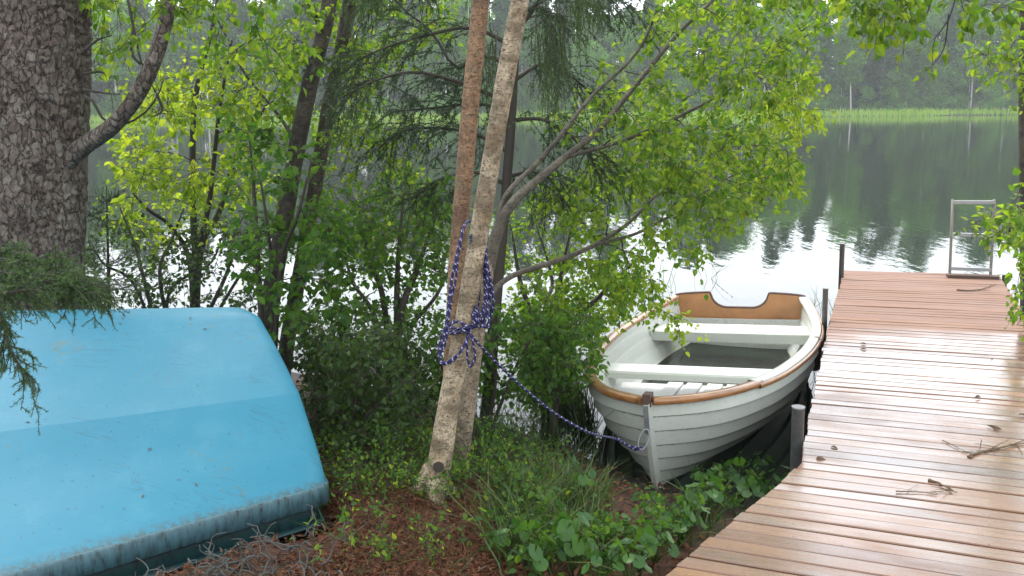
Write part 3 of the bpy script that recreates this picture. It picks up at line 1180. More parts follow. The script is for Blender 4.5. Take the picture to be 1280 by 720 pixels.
# floor boards forward, rain water aft
def flat_floor(z, t0, t1, mat, name, wob=0):
    Gq = []
    for t in np.linspace(t0, t1, 24):
        s = section(t, .021, .0)
        y = float(np.interp(z, s[:, 2], s[:, 1]))
        Gq.append([(s[0, 0] * 0 + np.interp(z, s[:, 2], s[:, 0]), f * y, z + wob * (t - t0)) for f in np.linspace(-1, 1, 9)])
    mb = MB()
    mb.grid(bw(np.array(Gq)), 0, False, True, True)
    return put(name, mb, mat, boat)


flat_floor(.175, .03, .475, M['bilge'], 'rain_water', -.02)
flo = flat_floor(.27, .50, .88, M['hull_inside'], 'floor')
for yq in (-.20, -.07, .07, .20):
    mb = MB()
    Gq = []
    for t in np.linspace(.50, .84 - abs(yq) * .4, 8):
        x = LB * t
        Gq.append([(x, yq - .05, .262), (x, yq - .05, .286), (x, yq + .05, .286), (x, yq + .05, .262)])
    mb.grid(bw(np.array(Gq)), 0, False, False, True)
    put('floor_board', mb, M['hull_inside'], boat)

# stem fitting with strap and shackle
zt = sheer(1)
mb = MB()
RB = np.stack([ax_x, lat, ax_z], 1)
mb.box(bw((LB - .018, 0, zt + .012)), (.07, .042, .065), 0, RB)
put('stem_head', mb, M['dark_brown'], boat)
mb = MB()
sp = []
for s in (1.0, .9, .8, .74):
    sp.append((LB + stem_x(s) + .038, 0, zt * s - .01))
sp = np.array(sp)
mb.grid(bw(np.stack([sp + np.array([0, .013, 0]), sp - np.array([0, .013, 0])], 1)), 0, False, False)
mb.grid(bw(np.stack([sp + np.array([.004, -.013, 0]), sp + np.array([.004, .013, 0])], 1)), 0, False, False)
put('strap', mb, M['galv'], boat)
SH = bw((LB + stem_x(.76) + .045, 0, zt * .76))
mb = MB()
an = np.linspace(0, 2 * PI, 25)
vdir = norm(np.array([-.35, -.3, -.9]))
hdir = norm(np.cross(vdir, (0.2, 1, 0)))
shc = SH + vdir * .045 + np.array([-.006, -.012, 0])
mb.tubes([shc + np.outer(np.cos(an), vdir) * .055 + np.outer(np.sin(an), hdir) * .024], [[.0055] * 25], 8, 0, False)
put('shackle', mb, M['galv'], boat)
ROPE_END = shc + vdir * .05

# ------------------------------------------------------------------ upturned blue boat
RS = [(412, 606, 3.36), (404, 570, 3.43), (393, 537, 3.52), (377, 491, 3.63), (358, 448, 3.76), (341, 415, 3.87), (326, 393, 3.95), (309, 383.5, 4.03)]
LS = [(0, 722, 2.70), (0, 665, 2.86), (0, 605, 3.04), (0, 540, 3.21), (0, 490, 3.45), (0, 445, 3.68), (0, 410, 3.86), (0, 388.5, 4.0)]
rs = np.array([D(*p) for p in RS])
ls = np.array([D(*p) for p in LS])
kd = norm(rs[-1] - ls[-1])               # along the bottom edge
back = norm(np.array([-.46, 1, 0]))      # away from the camera, level


def hull_row(top_row, n=64):
    """near side, flat bottom and mirrored far side for one station"""
    # nearly flat panels with a slight fold at the chine
    def panel(pts, n):
        return .45 * catmull(pts, n) + .55 * catmull(np.array([pts[0] + (pts[-1] - pts[0]) * f for f in np.linspace(0, 1, len(pts))]), n)
    a = panel(top_row[:4], 22)
    b = np.concatenate([panel(top_row[3:7], 16)[1:], catmull(top_row[5:], 13)[7:]])
    up = np.concatenate([a, b])
    w = .60
    drop = .235
    flat = [up[-1] + back * w * f - np.array([0, 0, drop * f ** 1.15]) for f in (.02, .06, .15, .3, .5, .7, .88, .96)]
    c = up[-1] + back * w / 2
    far = []
    z0, z1 = up[0][2], up[-1][2]
    for p in up[::-1]:
        q = p - back * ((p - c) * back).sum() * 2
        q[2] = z0 + (p[2] - z0) * (1 - drop / (z1 - z0))
        far.append(q)
    return np.concatenate([up, flat, far])


us = np.concatenate([[-.95, -.9], np.linspace(-.8, .93, 22), [.955, .975, .988, .996, 1.0]])
rows = []
nose = hull_row(rs)
for u in us:
    row = hull_row(ls * (1 - u) + rs * u)
    if u > .93:                           # rounded corner into the end
        f = (u - .93) / .07
        cen = row.mean(0)
        sh = 1 - .045 * (1 - math.sqrt(max(0, 1 - f * f)))
        row = cen + (row - cen) * np.array([sh, sh, 1]) + np.array([0, 0, -.03 * (1 - math.sqrt(max(0, 1 - f * f)))]) * np.clip((row[:, 2:3] - .5) / .5, 0, 1)
    if u < -.8:
        cen = row.mean(0)
        sh = 1 - .25 * (-.8 - u) / .15
        row = cen + (row - cen) * sh
    rows.append(row)
Gb = np.array(rows)
blue = thing('overturned_boat', (*(Gb[12].mean(0)[:2]), gz(*Gb[12].mean(0)[:2])), 'sky blue boat lying upside down on the ground under the big spruce', 'boat')
mb = MB()
a_, b_ = Gb.shape[:2]
idx = np.arange(a_ * b_).reshape(a_, b_)
Fc = np.stack([idx[:-1, :-1], idx[1:, :-1], idx[1:, 1:], idx[:-1, 1:]], -1).reshape(-1, 4)
d2 = np.concatenate([[0], np.cumsum(np.linalg.norm(np.diff(Gb[10], axis=0), axis=1))])
d2 = np.minimum(d2, d2[-1] - d2) / d2[-1]
uvv = np.stack([np.repeat(us[:, None], b_, 1), np.repeat(d2[None], a_, 0)], -1).reshape(-1, 2)
kc_ = 21                                  # the chine: two flat panels meet in a crisp fold
sm_all = []
for j0, j1 in ((0, kc_), (kc_, b_ - 1 - kc_), (b_ - 1 - kc_, b_ - 1)):
    sub = idx[:, j0:j1 + 1]
    V = Gb[:, j0:j1 + 1]
    m0, m1 = V.shape[:2]
    ii = np.arange(m0 * m1).reshape(m0, m1)
    Ff = np.stack([ii[:-1, :-1], ii[1:, :-1], ii[1:, 1:], ii[:-1, 1:]], -1).reshape(-1, 4)
    uv_ = uvv.reshape(a_, b_, 2)[:, j0:j1 + 1].reshape(-1, 2)
    mb.add(V.reshape(-1, 3), Ff, 0, uv_[Ff], True)
# closed ends
for row, fl in ((Gb[-1], False), (Gb[0], True)):
    m_ = len(row) // 2
    cc = np.stack([row[:m_], row[::-1][:m_]], 0)
    cc2 = np.stack([cc[0] * (1 - f) + cc[1] * f for f in np.linspace(0, 1, 7)], 1)
    mb.grid(cc2, 0, False, True, fl)
put('hull', mb, M['blue'], blue)


def rail_loop():
    near = Gb[:, 0]
    far = Gb[:, -1][::-1]
    loop = np.concatenate([near, far])
    return loop


loop = rail_loop()
cen = loop.mean(0)
outd = loop - cen
tg = norm(np.roll(loop, -1, 0) - np.roll(loop, 1, 0))
on = np.stack([tg[:, 1], -tg[:, 0], tg[:, 0] * 0], 1)
on = norm(on)
for name, mat, o0, o1, z0, z1 in (('rub_rail', M['blue_rail'], -.02, .012, -.085, .003), ('gunwale', M['teal_rail'], -.08, -.03, -.165, -.088), ('lip', M['teal_rail'], -.08, -.008, -.178, -.16)):
    ring = []
    r = .008
    for o, z in ((o0, z0), (o1 - r, z0), (o1, z0 + r), (o1, z1 - r), (o1 - r, z1), (o0, z1)):
        q = loop + on * o
        q = q.copy()
        q[:, 2] += z
        ring.append(q)
    ring.append(ring[0])
    Gr = np.stack(ring, 1)
    Gr = np.concatenate([Gr, Gr[:1]], 0)
    mb = MB()
    mb.grid(Gr, 0, False, True)
    put(name, mb, mat, blue)

# timbers the upturned boat rests on
for u0, lab in ((.12, 'squared timber under the left half of the blue boat'), (.72, 'squared timber under the right end of the blue boat')):
    k0 = int(np.argmin(abs(us - u0)))
    p0, p1 = Gb[k0, 0], Gb[k0, -1]
    d = norm(p1 - p0)
    d[2] = 0
    mb = MB()
    zt0 = min(p0[2], p1[2]) - .178
    R = np.stack([norm(d), np.cross((0, 0, 1), norm(d)), np.array((0, 0, 1.))], 1)
    L_ = np.linalg.norm((p1 - p0)[:2])
    m0 = .5 * (p0 + p1)
    mb.box((m0[0], m0[1], zt0 - .08), (L_ * .8, .09, .16), 0, R)
    tag(put('timber', mb, M['beam']), lab, 'timber', 'timbers under the blue boat')

# needles and bits of bark that have fallen on the hull
r_ = np.random.default_rng(23)
i_, j_ = r_.integers(3, len(us) - 6, 150), r_.integers(4, 40, 150)
f_, h_ = r_.uniform(0, 1, (150, 1)), r_.uniform(0, 1, (150, 1))
a0, a1, b0_ = Gb[i_, j_], Gb[i_ + 1, j_], Gb[i_, j_ + 1]
p = a0 + (a1 - a0) * f_ + (b0_ - a0) * h_
nrm_ = norm(np.cross(a1 - a0, b0_ - a0))
nrm_ = np.where((nrm_ * (np.array([0, 0, CAMZ]) - p)).sum(-1, keepdims=True) < 0, -nrm_, nrm_)
d = norm((a1 - a0) * r_.normal(0, 1, (150, 1)) + norm(b0_ - a0) * np.linalg.norm(a1 - a0, axis=1, keepdims=True) * r_.normal(0, 1, (150, 1)))
fn = MB()
LL = np.where(r_.uniform(0, 1, 150) < .8, .013, .02)
fn.leaves(p + nrm_ * .003, d, nrm_, LL, np.where(LL > .015, .008, .0025), 0, .1)
tag(put('fallen_needles', fn, M['dead']), kind='stuff')
# ------------------------------------------------------------------ plants: shared builders
def in_poly(p, poly):
    poly = np.asarray(poly, float)
    x, y = p[:, 0], p[:, 1]
    c = np.zeros(len(p), bool)
    j = len(poly) - 1
    for i in range(len(poly)):
        xi, yi = poly[i]
        xj, yj = poly[j]
        cond = ((yi > y) != (yj > y)) & (x < (xj - xi) * (y - yi) / (yj - yi + 1e-12) + xi)
        c ^= cond
        j = i
    return c


def sample_poly(rng, poly, n):
    poly = np.asarray(poly, float)
    lo, hi = poly.min(0), poly.max(0)
    out = np.zeros((0, 2))
    while len(out) < n:
        q = rng.uniform(lo, hi, (n * 3, 2))
        out = np.concatenate([out, q[in_poly(q, poly)]])
    return out[:n]


def crown_targets(rng, n, poly, y0, y1):
    """points inside the volume of a crown, given by its outline and its nearest and farthest distance"""
    q = sample_poly(rng, poly, n)
    ys = rng.uniform(y0, y1, n)
    return np.array([D(a, b, y) for (a, b), y in zip(q, ys)])


class Plant:
    """woody plant: limbs given as polylines, twigs grown from them to target points, leaves on the twigs"""
    def __init__(s, seed):
        s.rng = np.random.default_rng(seed)
        s.trunk, s.crown = MB(), MB()
        s.nodes, s.rad = [], []

    def limb(s, pts, radii, n=26, sides=14, mb=None, rough=.06, mi=0, freq=9.0):
        pts = catmull(pts, n)
        r = np.interp(np.linspace(0, 1, n), np.linspace(0, 1, len(radii)), radii)
        m = mb or s.trunk
        v0 = m.n
        m.tubes(pts[None], r[None], sides, mi)
        if rough:
            V = m.v[-1]
            ax = np.repeat(pts, sides, 0)
            d = V - ax
            w = fbm(V * freq * np.array([1, 1, .6]), 11 + s.rng.integers(99), 4)
            m.v[-1] = ax + d * (1 + rough * 4 * w[:, None])
        for a, b in zip(pts, r):
            s.nodes.append(a)
            s.rad.append(b)
        return pts

    def twigs(s, targets, r0=.010, rise=.15, sides=5, nseg=6, mi=0, wig=.05, minr=.0016, maxlen=None, fromlow=.0):
        """one twig to every target from the nearest wood; returns the polylines"""
        s.nodes = [np.asarray(q) for q in s.nodes]
        order = np.argsort([min(np.linalg.norm(np.array(s.nodes) - t, axis=1)) for t in targets])
        out, outr = [], []
        for k in order:
            t = targets[k]
            N = np.array(s.nodes)
            dv = t - N
            d = np.linalg.norm(dv, axis=1)
            cost = d + np.where(dv[:, 2] < 0, -dv[:, 2] * fromlow, 0)
            i = int(np.argmin(cost))
            a = N[i]
            dd = d[i]
            if maxlen and dd > maxlen:
                t = a + (t - a) * maxlen / dd
                dd = maxlen
            m = .5 * (a + t) + np.array([0, 0, rise * dd]) + s.rng.normal(0, .06 * dd, 3)
            f = np.linspace(0, 1, nseg)[:, None]
            pl = (1 - f) ** 2 * a + 2 * f * (1 - f) * m + f ** 2 * t + s.rng.normal(0, wig * dd * .35, (nseg, 3)) * np.sin(f * PI)
            rr0 = min(s.rad[i] * .75, r0 * (.35 + dd))
            rr = np.linspace(max(rr0, minr * 1.3), minr, nseg)
            out.append(pl)
            outr.append(rr)
            for q, r in zip(pl[1:], rr[1:]):
                s.nodes.append(q)
                s.rad.append(r)
        if out:
            s.crown.tubes(np.array(out), np.array(outr), sides, mi, False)
        return np.array(out)

    def sprays(s, lines, per, length, droop=.5, spread=.8, mi=0, r=.0016, tstart=.35):
        """short side shoots along the outer part of twigs"""
        N = len(lines)
        ns = lines.shape[1]
        t = s.rng.uniform(tstart, 1, (N, per)) * (ns - 1)
        i = np.minimum(t.astype(int), ns - 2)
        f = (t - i)[..., None]
        a = lines[np.arange(N)[:, None], i]
        b = lines[np.arange(N)[:, None], i + 1]
        p = (a * (1 - f) + b * f).reshape(-1, 3)
        d = norm((b - a).reshape(-1, 3)) + s.rng.normal(0, spread, (N * per, 3))
        d = norm(d)
        L = length * s.rng.uniform(.5, 1.3, N * per)
        n = 5
        P_ = [p]
        for k in range(n - 1):
            d = norm(d + np.array([0, 0, -droop / n]) + s.rng.normal(0, .12, d.shape))
            P_.append(P_[-1] + d * (L / (n - 1))[:, None])
        pl = np.stack(P_, 1)
        rr = np.linspace(r, r * .45, n)[None].repeat(N * per, 0)
        s.crown.tubes(pl, rr, 3, mi, False)
        return pl

    def leaf(s, lines, per, L, ratio=.75, mi=1, hang=.5, tstart=.1, jit=.012):
        N, n = lines.shape[:2]
        t = s.rng.uniform(tstart, 1, (N, per)) * (n - 1)
        i = np.minimum(t.astype(int), n - 2)
        f = (t - i)[..., None]
        a = lines[np.arange(N)[:, None], i]
        b = lines[np.arange(N)[:, None], i + 1]
        p = (a * (1 - f) + b * f).reshape(-1, 3)
        tg = norm((b - a).reshape(-1, 3))
        d = norm(tg * .5 + s.rng.normal(0, .8, p.shape) + np.array([0, 0, -hang]))
        p = p + d * .012 + s.rng.normal(0, jit, p.shape)
        nr = norm(s.rng.normal(0, .55, p.shape) + np.array([0, -.25, .8]))
        LL = L * s.rng.uniform(.4, 1.35, len(p))
        s.crown.leaves(p, d, nr, LL, LL * ratio * s.rng.uniform(.8, 1.15, len(p)), mi)

    def needles(s, lines, per, L=.016, w=.0022, mi=1, spread=.75):
        """needles set round a twig"""
        N, n = lines.shape[:2]
        t = s.rng.uniform(.0, 1, (N, per)) * (n - 1)
        i = np.minimum(t.astype(int), n - 2)
        f = (t - i)[..., None]
        a = lines[np.arange(N)[:, None], i]
        b = lines[np.arange(N)[:, None], i + 1]
        p = (a * (1 - f) + b * f).reshape(-1, 3)
        tg = norm((b - a).reshape(-1, 3))
        d = norm(tg * .8 + s.rng.normal(0, spread, p.shape))
        sd = norm(np.cross(d, s.rng.normal(size=p.shape))) * w / 2
        LL = (L * s.rng.uniform(.7, 1.2, len(p)))[:, None]
        s.crown.tris(np.stack([p - sd, p + sd, p + d * LL], 1), mi)

    def finish(s, name, base, label, cat, trunk_mat, crown_mats, group=None):
        t = thing(name, tuple(base), label, cat, group)
        if s.trunk.n:
            put('trunk' if 'tree' in name else 'stem', s.trunk, trunk_mat, t)
        if s.crown.n:
            put('crown' if 'tree' in name else 'foliage', s.crown, crown_mats, t)
        return t


def overhead(pl, n, centre, size, L, seed, droop=.6):
    """upper crown above the picture: wide, and it shades the bank"""
    r = np.random.default_rng(seed)
    q = r.normal(0, 1, (n, 3))
    q = norm(q) * r.uniform(.35, 1, (n, 1)) ** .6
    tg = np.array(centre) + q * np.array(size)
    tw = pl.twigs(tg, .02, .05, 4, 5)
    return tw


# ------------------------------------------------------------------ the big spruce on the left
sp = Plant(21)
yb = 4.75
c_ = [D(46, 470, yb), D(44, 330, yb), D(46, 200, yb), D(48, 60, yb), D(50, -60, yb), D(54, -330, yb), D(60, -800, yb)]
c_[0][2] = gz(c_[0][0], c_[0][1]) - .1
w_ = .5 * 118 / 1035 * yb
pts = catmull(c_, 300)
rr = np.interp(np.linspace(0, 1, 300), [0, .12, .3, .5, 1], [w_ * 1.12, w_ * .98, w_ * .98, w_, w_ * .8])
sides = 150
sp.trunk.tubes(pts[None], rr[None], sides, 0)
V = sp.trunk.v[-1]
axv = np.repeat(pts, sides, 0)
dv = V - axv
u1 = fbm(V * np.array([1, 1, .5]) * 6, 4, 3) * .10
an_ = np.arctan2(dv[:, 1], dv[:, 0])
zz_ = V[:, 2]
# bark scales: irregular plates with raised lower edges
sc = np.stack([an_ * 7.5 + fbm(V * 7, 8, 3) * 2.0, zz_ * 17 + fbm(V * 9, 15, 3) * 3.0, an_ * 0], -1)
ic = np.floor(sc)
off_ = _hash(ic[:, 1], ic[:, 1] * 0, ic[:, 1] * 0, 5)
sx = sc[:, 0] + off_ * 2
fx, fz = sx - np.floor(sx), sc[:, 1] - ic[:, 1]
edge_ = np.minimum(np.minimum(fx, 1 - fx) * 5, np.minimum(fz, 1 - fz) * 5)
plate_ = np.clip(edge_, 0, 1) * (.4 + .6 * _hash(np.floor(sx), ic[:, 1], ic[:, 1] * 0, 9)) + (1 - fz) * .35
u2 = (plate_ - .5) * .055 + fbm(V * 40, 6, 3) * .035
sp.trunk.v[-1] = axv + dv * (1 + u1 + u2)[:, None]
for a, b in zip(pts[::6], rr[::6]):
    sp.nodes.append(a)
    sp.rad.append(b)
# the live limb that sweeps up from the trunk
la = [D(70, 215, yb - .05), D(103, 184, yb - .12), D(140, 158, yb - .25), D(172, 118, yb - .3), D(196, 66, yb - .3), D(209, 10, yb - .28), D(214, -60, yb - .25), D(222, -240, yb - .2)]
sp.limb(la, [.055, .05, .046, .043, .041, .039, .036, .02], 40, 16, rough=.05)
# dead twigs below it
dead = []
for q in ([(104, 112), (128, 116), (150, 118)], [(104, 120), (120, 130), (136, 160), (168, 150), (186, 136), (198, 118), (204, 100)], [(160, 0), (168, 40), (178, 82), (196, 118)],
          [(104, 64), (122, 50), (140, 44)], [(196, 118), (203, 138), (190, 146)], [(104, 92), (126, 90), (138, 98)], [(176, 80), (164, 66), (166, 30), (158, -10)]):
    dead.append(catmull([D(a, b, yb - .2) for a, b in q], 9))
dead = np.array(dead)
sp.crown.tubes(dead, np.linspace(.009, .003, 9)[None].repeat(len(dead), 0), 6, 0)
tw = sp.sprays(dead, 7, .16, .1, .8, 0, .002, .1)
# low live branch drooping over the blue boat
br = [[D(-60, 312, 3.0), D(-10, 322, 2.95), D(40, 332, 2.9), D(90, 346, 2.86), D(136, 362, 2.82)],
      [D(-60, 312, 3.0), D(-20, 335, 2.85), D(12, 342, 2.75), D(60, 352, 2.7), D(106, 364, 2.66)],
      [D(-70, 330, 2.9), D(-40, 355, 2.7), D(-8, 372, 2.6), D(4, 400, 2.56), D(14, 440, 2.52), D(36, 472, 2.5)],
      [D(-70, 330, 2.9), D(-40, 350, 2.66), D(-16, 368, 2.56), D(8, 366, 2.52), D(38, 362, 2.5)],
      [D(-60, 318, 3.0), D(0, 322, 3.05), D(52, 334, 3.05), D(104, 352, 3.05)]]
bl = np.array([catmull(b, 16) for b in br])
sp.crown.tubes(bl, np.linspace(.010, .003, 16)[None].repeat(len(bl), 0), 6, 0)
s1 = sp.sprays(bl, 46, .10, .9, .5, 0, .0022, .12)
s1b = sp.sprays(bl[[0, 1, 4]], 80, .11, .9, .55, 0, .0022, .12)
s2 = sp.sprays(np.concatenate([s1, s1b]), 4, .05, .6, .7, 0, .0015, .15)
sp.needles(np.concatenate([s1, s1b]), 60, .013, .0022, 1)
sp.needles(s2, 30, .013, .0022, 2)
sp.needles(bl, 220, .017, .0022, 1)
# branches above the picture (shade and reflections)
q = np.random.default_rng(4)
oc = []
for k in range(80):
    a = q.uniform(0, 2 * PI)
    z = q.uniform(4.6, 9.5)
    R_ = q.uniform(1.2, 3.4) * (1.2 - (z - 4.6) / 12)
    oc.append(pts[0] * np.array([1, 1, 0]) + np.array([math.cos(a) * R_, math.sin(a) * R_, z]))
ow = sp.twigs(np.array(oc), .03, .05, 5, 8)
os_ = sp.sprays(ow, 16, .5, .9, .5, 0, .003, .15)
sp.leaf(os_, 22, .13, .28, 1, .7)
spruce = sp.finish('spruce_tree', (*c_[0][:2], gz(*c_[0][:2])), 'huge spruce with rough scaly bark behind the blue overturned boat', 'tree', M['bark_spruce'], [M['twig'], M['needle'], M['needle_pale']])

# ------------------------------------------------------------------ birches that carry the rope
def stem_tree(seed, px, wpx, y, base_px, extra=3.2):
    """stem from (px, py) points at distance y with widths in px; goes on above the picture"""
    g = on_ground(*base_px)
    y = g[1] / KY if y is None else y
    pts = [D(a, b, y) for a, b in px]
    pts[0] = np.array([pts[0][0], pts[0][1], gz(pts[0][0], pts[0][1]) - .06])
    d = norm(pts[-1] - pts[-2])
    pts.append(pts[-1] + d * extra * .5)
    pts.append(pts[-1] + norm(d + np.array([0, 0, .3])) * extra * .5)
    rd_ = [w / F * y * KY / 2 for w in wpx]
    rd_ += [rd_[-1] * .7, rd_[-1] * .25]
    pl = Plant(seed)
    c = pl.limb(pts, rd_, 120, 22, rough=.035, freq=14)
    return pl, pts, y


gA = on_ground(545, 617)
yA = gA[1] / KY
A, ptsA, _ = stem_tree(31, [(543, 622), (549, 585), (562, 500), (578, 420), (596, 310), (615, 195), (633, 90), (650, 0), (672, -130), (700, -330)],
                       [40, 31, 28, 26, 24, 23.5, 23, 22, 20, 17], yA, (545, 617))
# flare and root toes
for k, (dx, dy) in enumerate(((-.10, -.02), (.10, -.05), (.03, -.13), (-.05, .10))):
    b = np.array([ptsA[0][0], ptsA[0][1], gz(ptsA[0][0], ptsA[0][1])])
    e = b + np.array([dx, dy, 0]) * 1.25
    e[2] = gz(e[0], e[1]) - .03
    A.limb([b + np.array([0, 0, .11]), b + np.array([dx, dy, 0]) * .55 + np.array([0, 0, .035]), e], [.05, .038, .018], 10, 8, rough=.05)
ow = overhead(A, 60, (ptsA[-1][0] + .1, ptsA[-1][1] + .2, 6.2), (1.5, 1.3, 1.3), .05, 1)
ol = A.sprays(ow, 9, .35, .9, .7)
A.leaf(ol, 16, .05, .8, 1, .8)
# a dark scar near the foot where a limb was cut off
sc_ = D(548, 584, yA - .068)
A.limb([sc_ + np.array([0, .05, 0]), sc_ + np.array([0, .012, 0]), sc_], [.034, .030, .027], 8, 14, rough=.05)
A.limb([sc_ + np.array([0, .004, 0]), sc_ - np.array([0, .002, 0])], [.025, .024], 4, 14, rough=.03, mi=1)
birchA = A.finish('birch_tree', gA, 'pale mottled birch trunk with the blue rope tied round it', 'tree', [M['birch_pale'], M['twig']], [M['twig'], M['leaf_birch']])

B, ptsB, _ = stem_tree(32, [(553, 610), (560, 520), (566, 420), (571, 330), (580, 225), (590, 110), (601, 0), (612, -130), (630, -330)],
                       [20, 20, 20, 21, 22, 22, 21, 19, 16], yA + .17, (553, 606))
ow = overhead(B, 40, (ptsB[-1][0] - .6, ptsB[-1][1] + .3, 5.9), (1.4, 1.2, 1.2), .05, 2)
ol = B.sprays(ow, 9, .35, .9, .7)
B.leaf(ol, 16, .05, .8, 1, .8)
B.finish('birch_tree', ptsB[0] + np.array([0, 0, .06]), 'orange-brown birch trunk rising just behind the roped birch', 'tree', M['birch_orange'], [M['twig'], M['leaf_birch']])

# leaning birch: thin foot beside the roped birch, long grey limbs over the water
yC = yA + .3
Cc = Plant(33)
gC = D(573, 598, yC)
gC[2] = gz(gC[0], gC[1])
Cc.limb([gC - np.array([0, 0, .05]), D(579, 550, yC), D(590, 470, yC + .03), D(600, 400, yC + .06), D(612, 330, yC + .1), D(622, 285, yC + .14)],
        [v_ / 1035 * yC / 2 for v_ in (26, 22, 19, 17.5, 16, 9)], 60, 16, rough=.05)
Cc.limb([D(601, 396, yC + .06), D(612, 332, yC + .1), D(623, 286, yC + .14), D(640, 255, yC + .2), D(668, 228, yC + .35), D(706, 197, yC + .55), D(752, 158, yC + .8), D(806, 92, yC + 1.1), D(850, 40, yC + 1.3), D(900, -10, yC + 1.5), D(960, -90, yC + 1.8)],
        [.024, .0285, .028, .025, .021, .019, .016, .014, .012, .010, .005], 60, 12, rough=.05, mi=1)
Cc.limb([D(620, 290, yC + .14), D(632, 245, yC + .25), D(670, 205, yC + .4), D(700, 170, yC + .5), D(740, 120, yC + .7), D(800, 60, yC + .9), D(830, -20, yC + 1.0), D(850, -120, yC + 1.1)], [.014, .013, .012, .011, .010, .008, .006, .004], 40, 10, rough=.05, mi=1)
lowb = [D(612, 368, yC + .06), D(640, 345, yC + .2), D(690, 328, yC + .5), D(740, 308, yC + .9), D(784, 280, yC + 1.2), D(826, 240, yC + 1.6), D(880, 215, yC + 1.9), D(940, 180, yC + 2.2)]
Cc.limb(lowb, [.014, .0135, .013, .012, .012, .010, .008, .004], 50, 10, rough=.05, mi=1)
Cc.limb([D(745, 306, yC + .9), D(800, 290, yC + 1.2), D(850, 262, yC + 1.4), D(905, 225, yC + 1.7), D(960, 200, yC + 2.0)], [.010, .010, .009, .006, .003], 30, 8, rough=.05, mi=1)
Cc.limb([D(706, 197, yC + .55), D(780, 175, yC + .8), D(860, 140, yC + 1.1), D(930, 100, yC + 1.4), D(1000, 50, yC + 1.6), D(1050, 20, yC + 1.7)], [.011, .011, .010, .008, .005, .003], 40, 8, rough=.05, mi=1)
poly1 = [(760, 60), (830, 10), (900, -60), (1060, -60), (1050, 40), (1010, 130), (1000, 205), (960, 250), (905, 285), (868, 300), (820, 275), (790, 235), (760, 180), (740, 110)]
poly2 = [(700, 150), (820, 100), (930, 140), (1000, 190), (1010, 215), (900, 285), (872, 325), (840, 345), (800, 330), (740, 300), (690, 240)]
poly3 = [(640, 340), (720, 300), (830, 290), (862, 318), (838, 368), (780, 375), (730, 390), (650, 390)]
rg = Cc.rng
tg = np.concatenate([crown_targets(rg, 150, poly1, yC + .6, yC + 2.2), crown_targets(rg, 80, poly2, yC + .7, yC + 2.2), crown_targets(rg, 26, poly3, yC + .9, yC + 1.7)])
tw = Cc.twigs(tg, .010, .10, 4, 7, wig=.08)
spn = Cc.sprays(tw, 7, .20, .75, .8, 0, .0013)
Cc.leaf(spn, 6, .041, .78, 1, .65)
spr = Cc.twigs(np.array([D(832, 390, yC + 1.5), D(846, 400, yC + 1.5), D(850, 415, yC + 1.45), D(822, 385, yC + 1.5)]), .005, .05, 4, 6)
Cc.leaf(Cc.sprays(spr, 6, .14, .9, .7, 0, .0012, .5), 6, .036, .8, 2, .7)
# a few sprigs of yellower leaves at the outer tips
tg2 = crown_targets(rg, 26, [(960, 120), (1040, 60), (1020, 200), (955, 235), (900, 262)], yC + 1.6, yC + 2.2)
tw2 = Cc.twigs(tg2, .006, .05, 4, 6)
Cc.leaf(Cc.sprays(tw2, 6, .16, .9, .8), 6, .042, .8, 2, .7)
Cc.finish('birch_tree', gC, 'leaning birch with thin grey limbs and light leaves hanging over the white boat', 'tree', [M['birch_tan'], M['birch_grey']], [M['twig'], M['leaf_birch'], M['leaf_bright']])

# ------------------------------------------------------------------ dark spruce behind the birches
S2 = Plant(41)
yS = 4.75
gS = D(606, 560, yS)
gS[2] = gz(gS[0], gS[1])
S2.limb([gS - np.array([0, 0, .06]), D(618, 400, yS), D(628, 290, yS), D(637, 180, yS), D(643, 80, yS), D(650, -20, yS), D(662, -200, yS), D(680, -460, yS)],
        [v_ / 1035 * yS / 2 for v_ in (17, 15, 13, 12, 11, 11, 9, 4)], 80, 14, rough=.05)
brs = []
for q in ([(643, 90), (610, 70), (570, 84), (540, 40), (505, 12), (470, -30)], [(640, 130), (580, 105), (520, 90), (470, 100), (430, 120)], [(636, 190), (600, 170), (550, 160), (500, 165), (470, 190)],
          [(643, 100), (680, 80), (720, 100), (760, 140)], [(640, 150), (680, 150), (720, 175), (750, 210)], [(646, 20), (690, -5), (730, -20), (775, 0)], [(648, 0), (600, -20), (540, -30), (480, -10), (440, 20)],
          [(632, 230), (590, 215), (545, 230), (515, 250)], [(646, 40), (670, 10), (686, 20), (692, 60)], [(634, 220), (668, 215), (700, 230)], [(640, 140), (600, 130), (540, 135), (490, 140)], [(645, 60), (590, 35), (530, 45), (480, 60), (450, 75)]):
    y1 = yS + S2.rng.uniform(-.5, .6)
    brs.append(catmull([D(a, b, yS + (y1 - yS) * k / (len(q) - 1)) for k, (a, b) in enumerate(q)], 14))
brs = np.array(brs)
S2.crown.tubes(brs, np.linspace(.014, .004, 14)[None].repeat(len(brs), 0), 6, 0)
h1 = S2.sprays(brs, 30, .34, 1.2, .6, 0, .0025, .10)
h2 = S2.sprays(h1, 5, .13, .8, .7, 0, .0015, .15)
S2.needles(h1, 60, .020, .005, 1, .55)
S2.needles(h2, 30, .020, .0045, 1, .65)
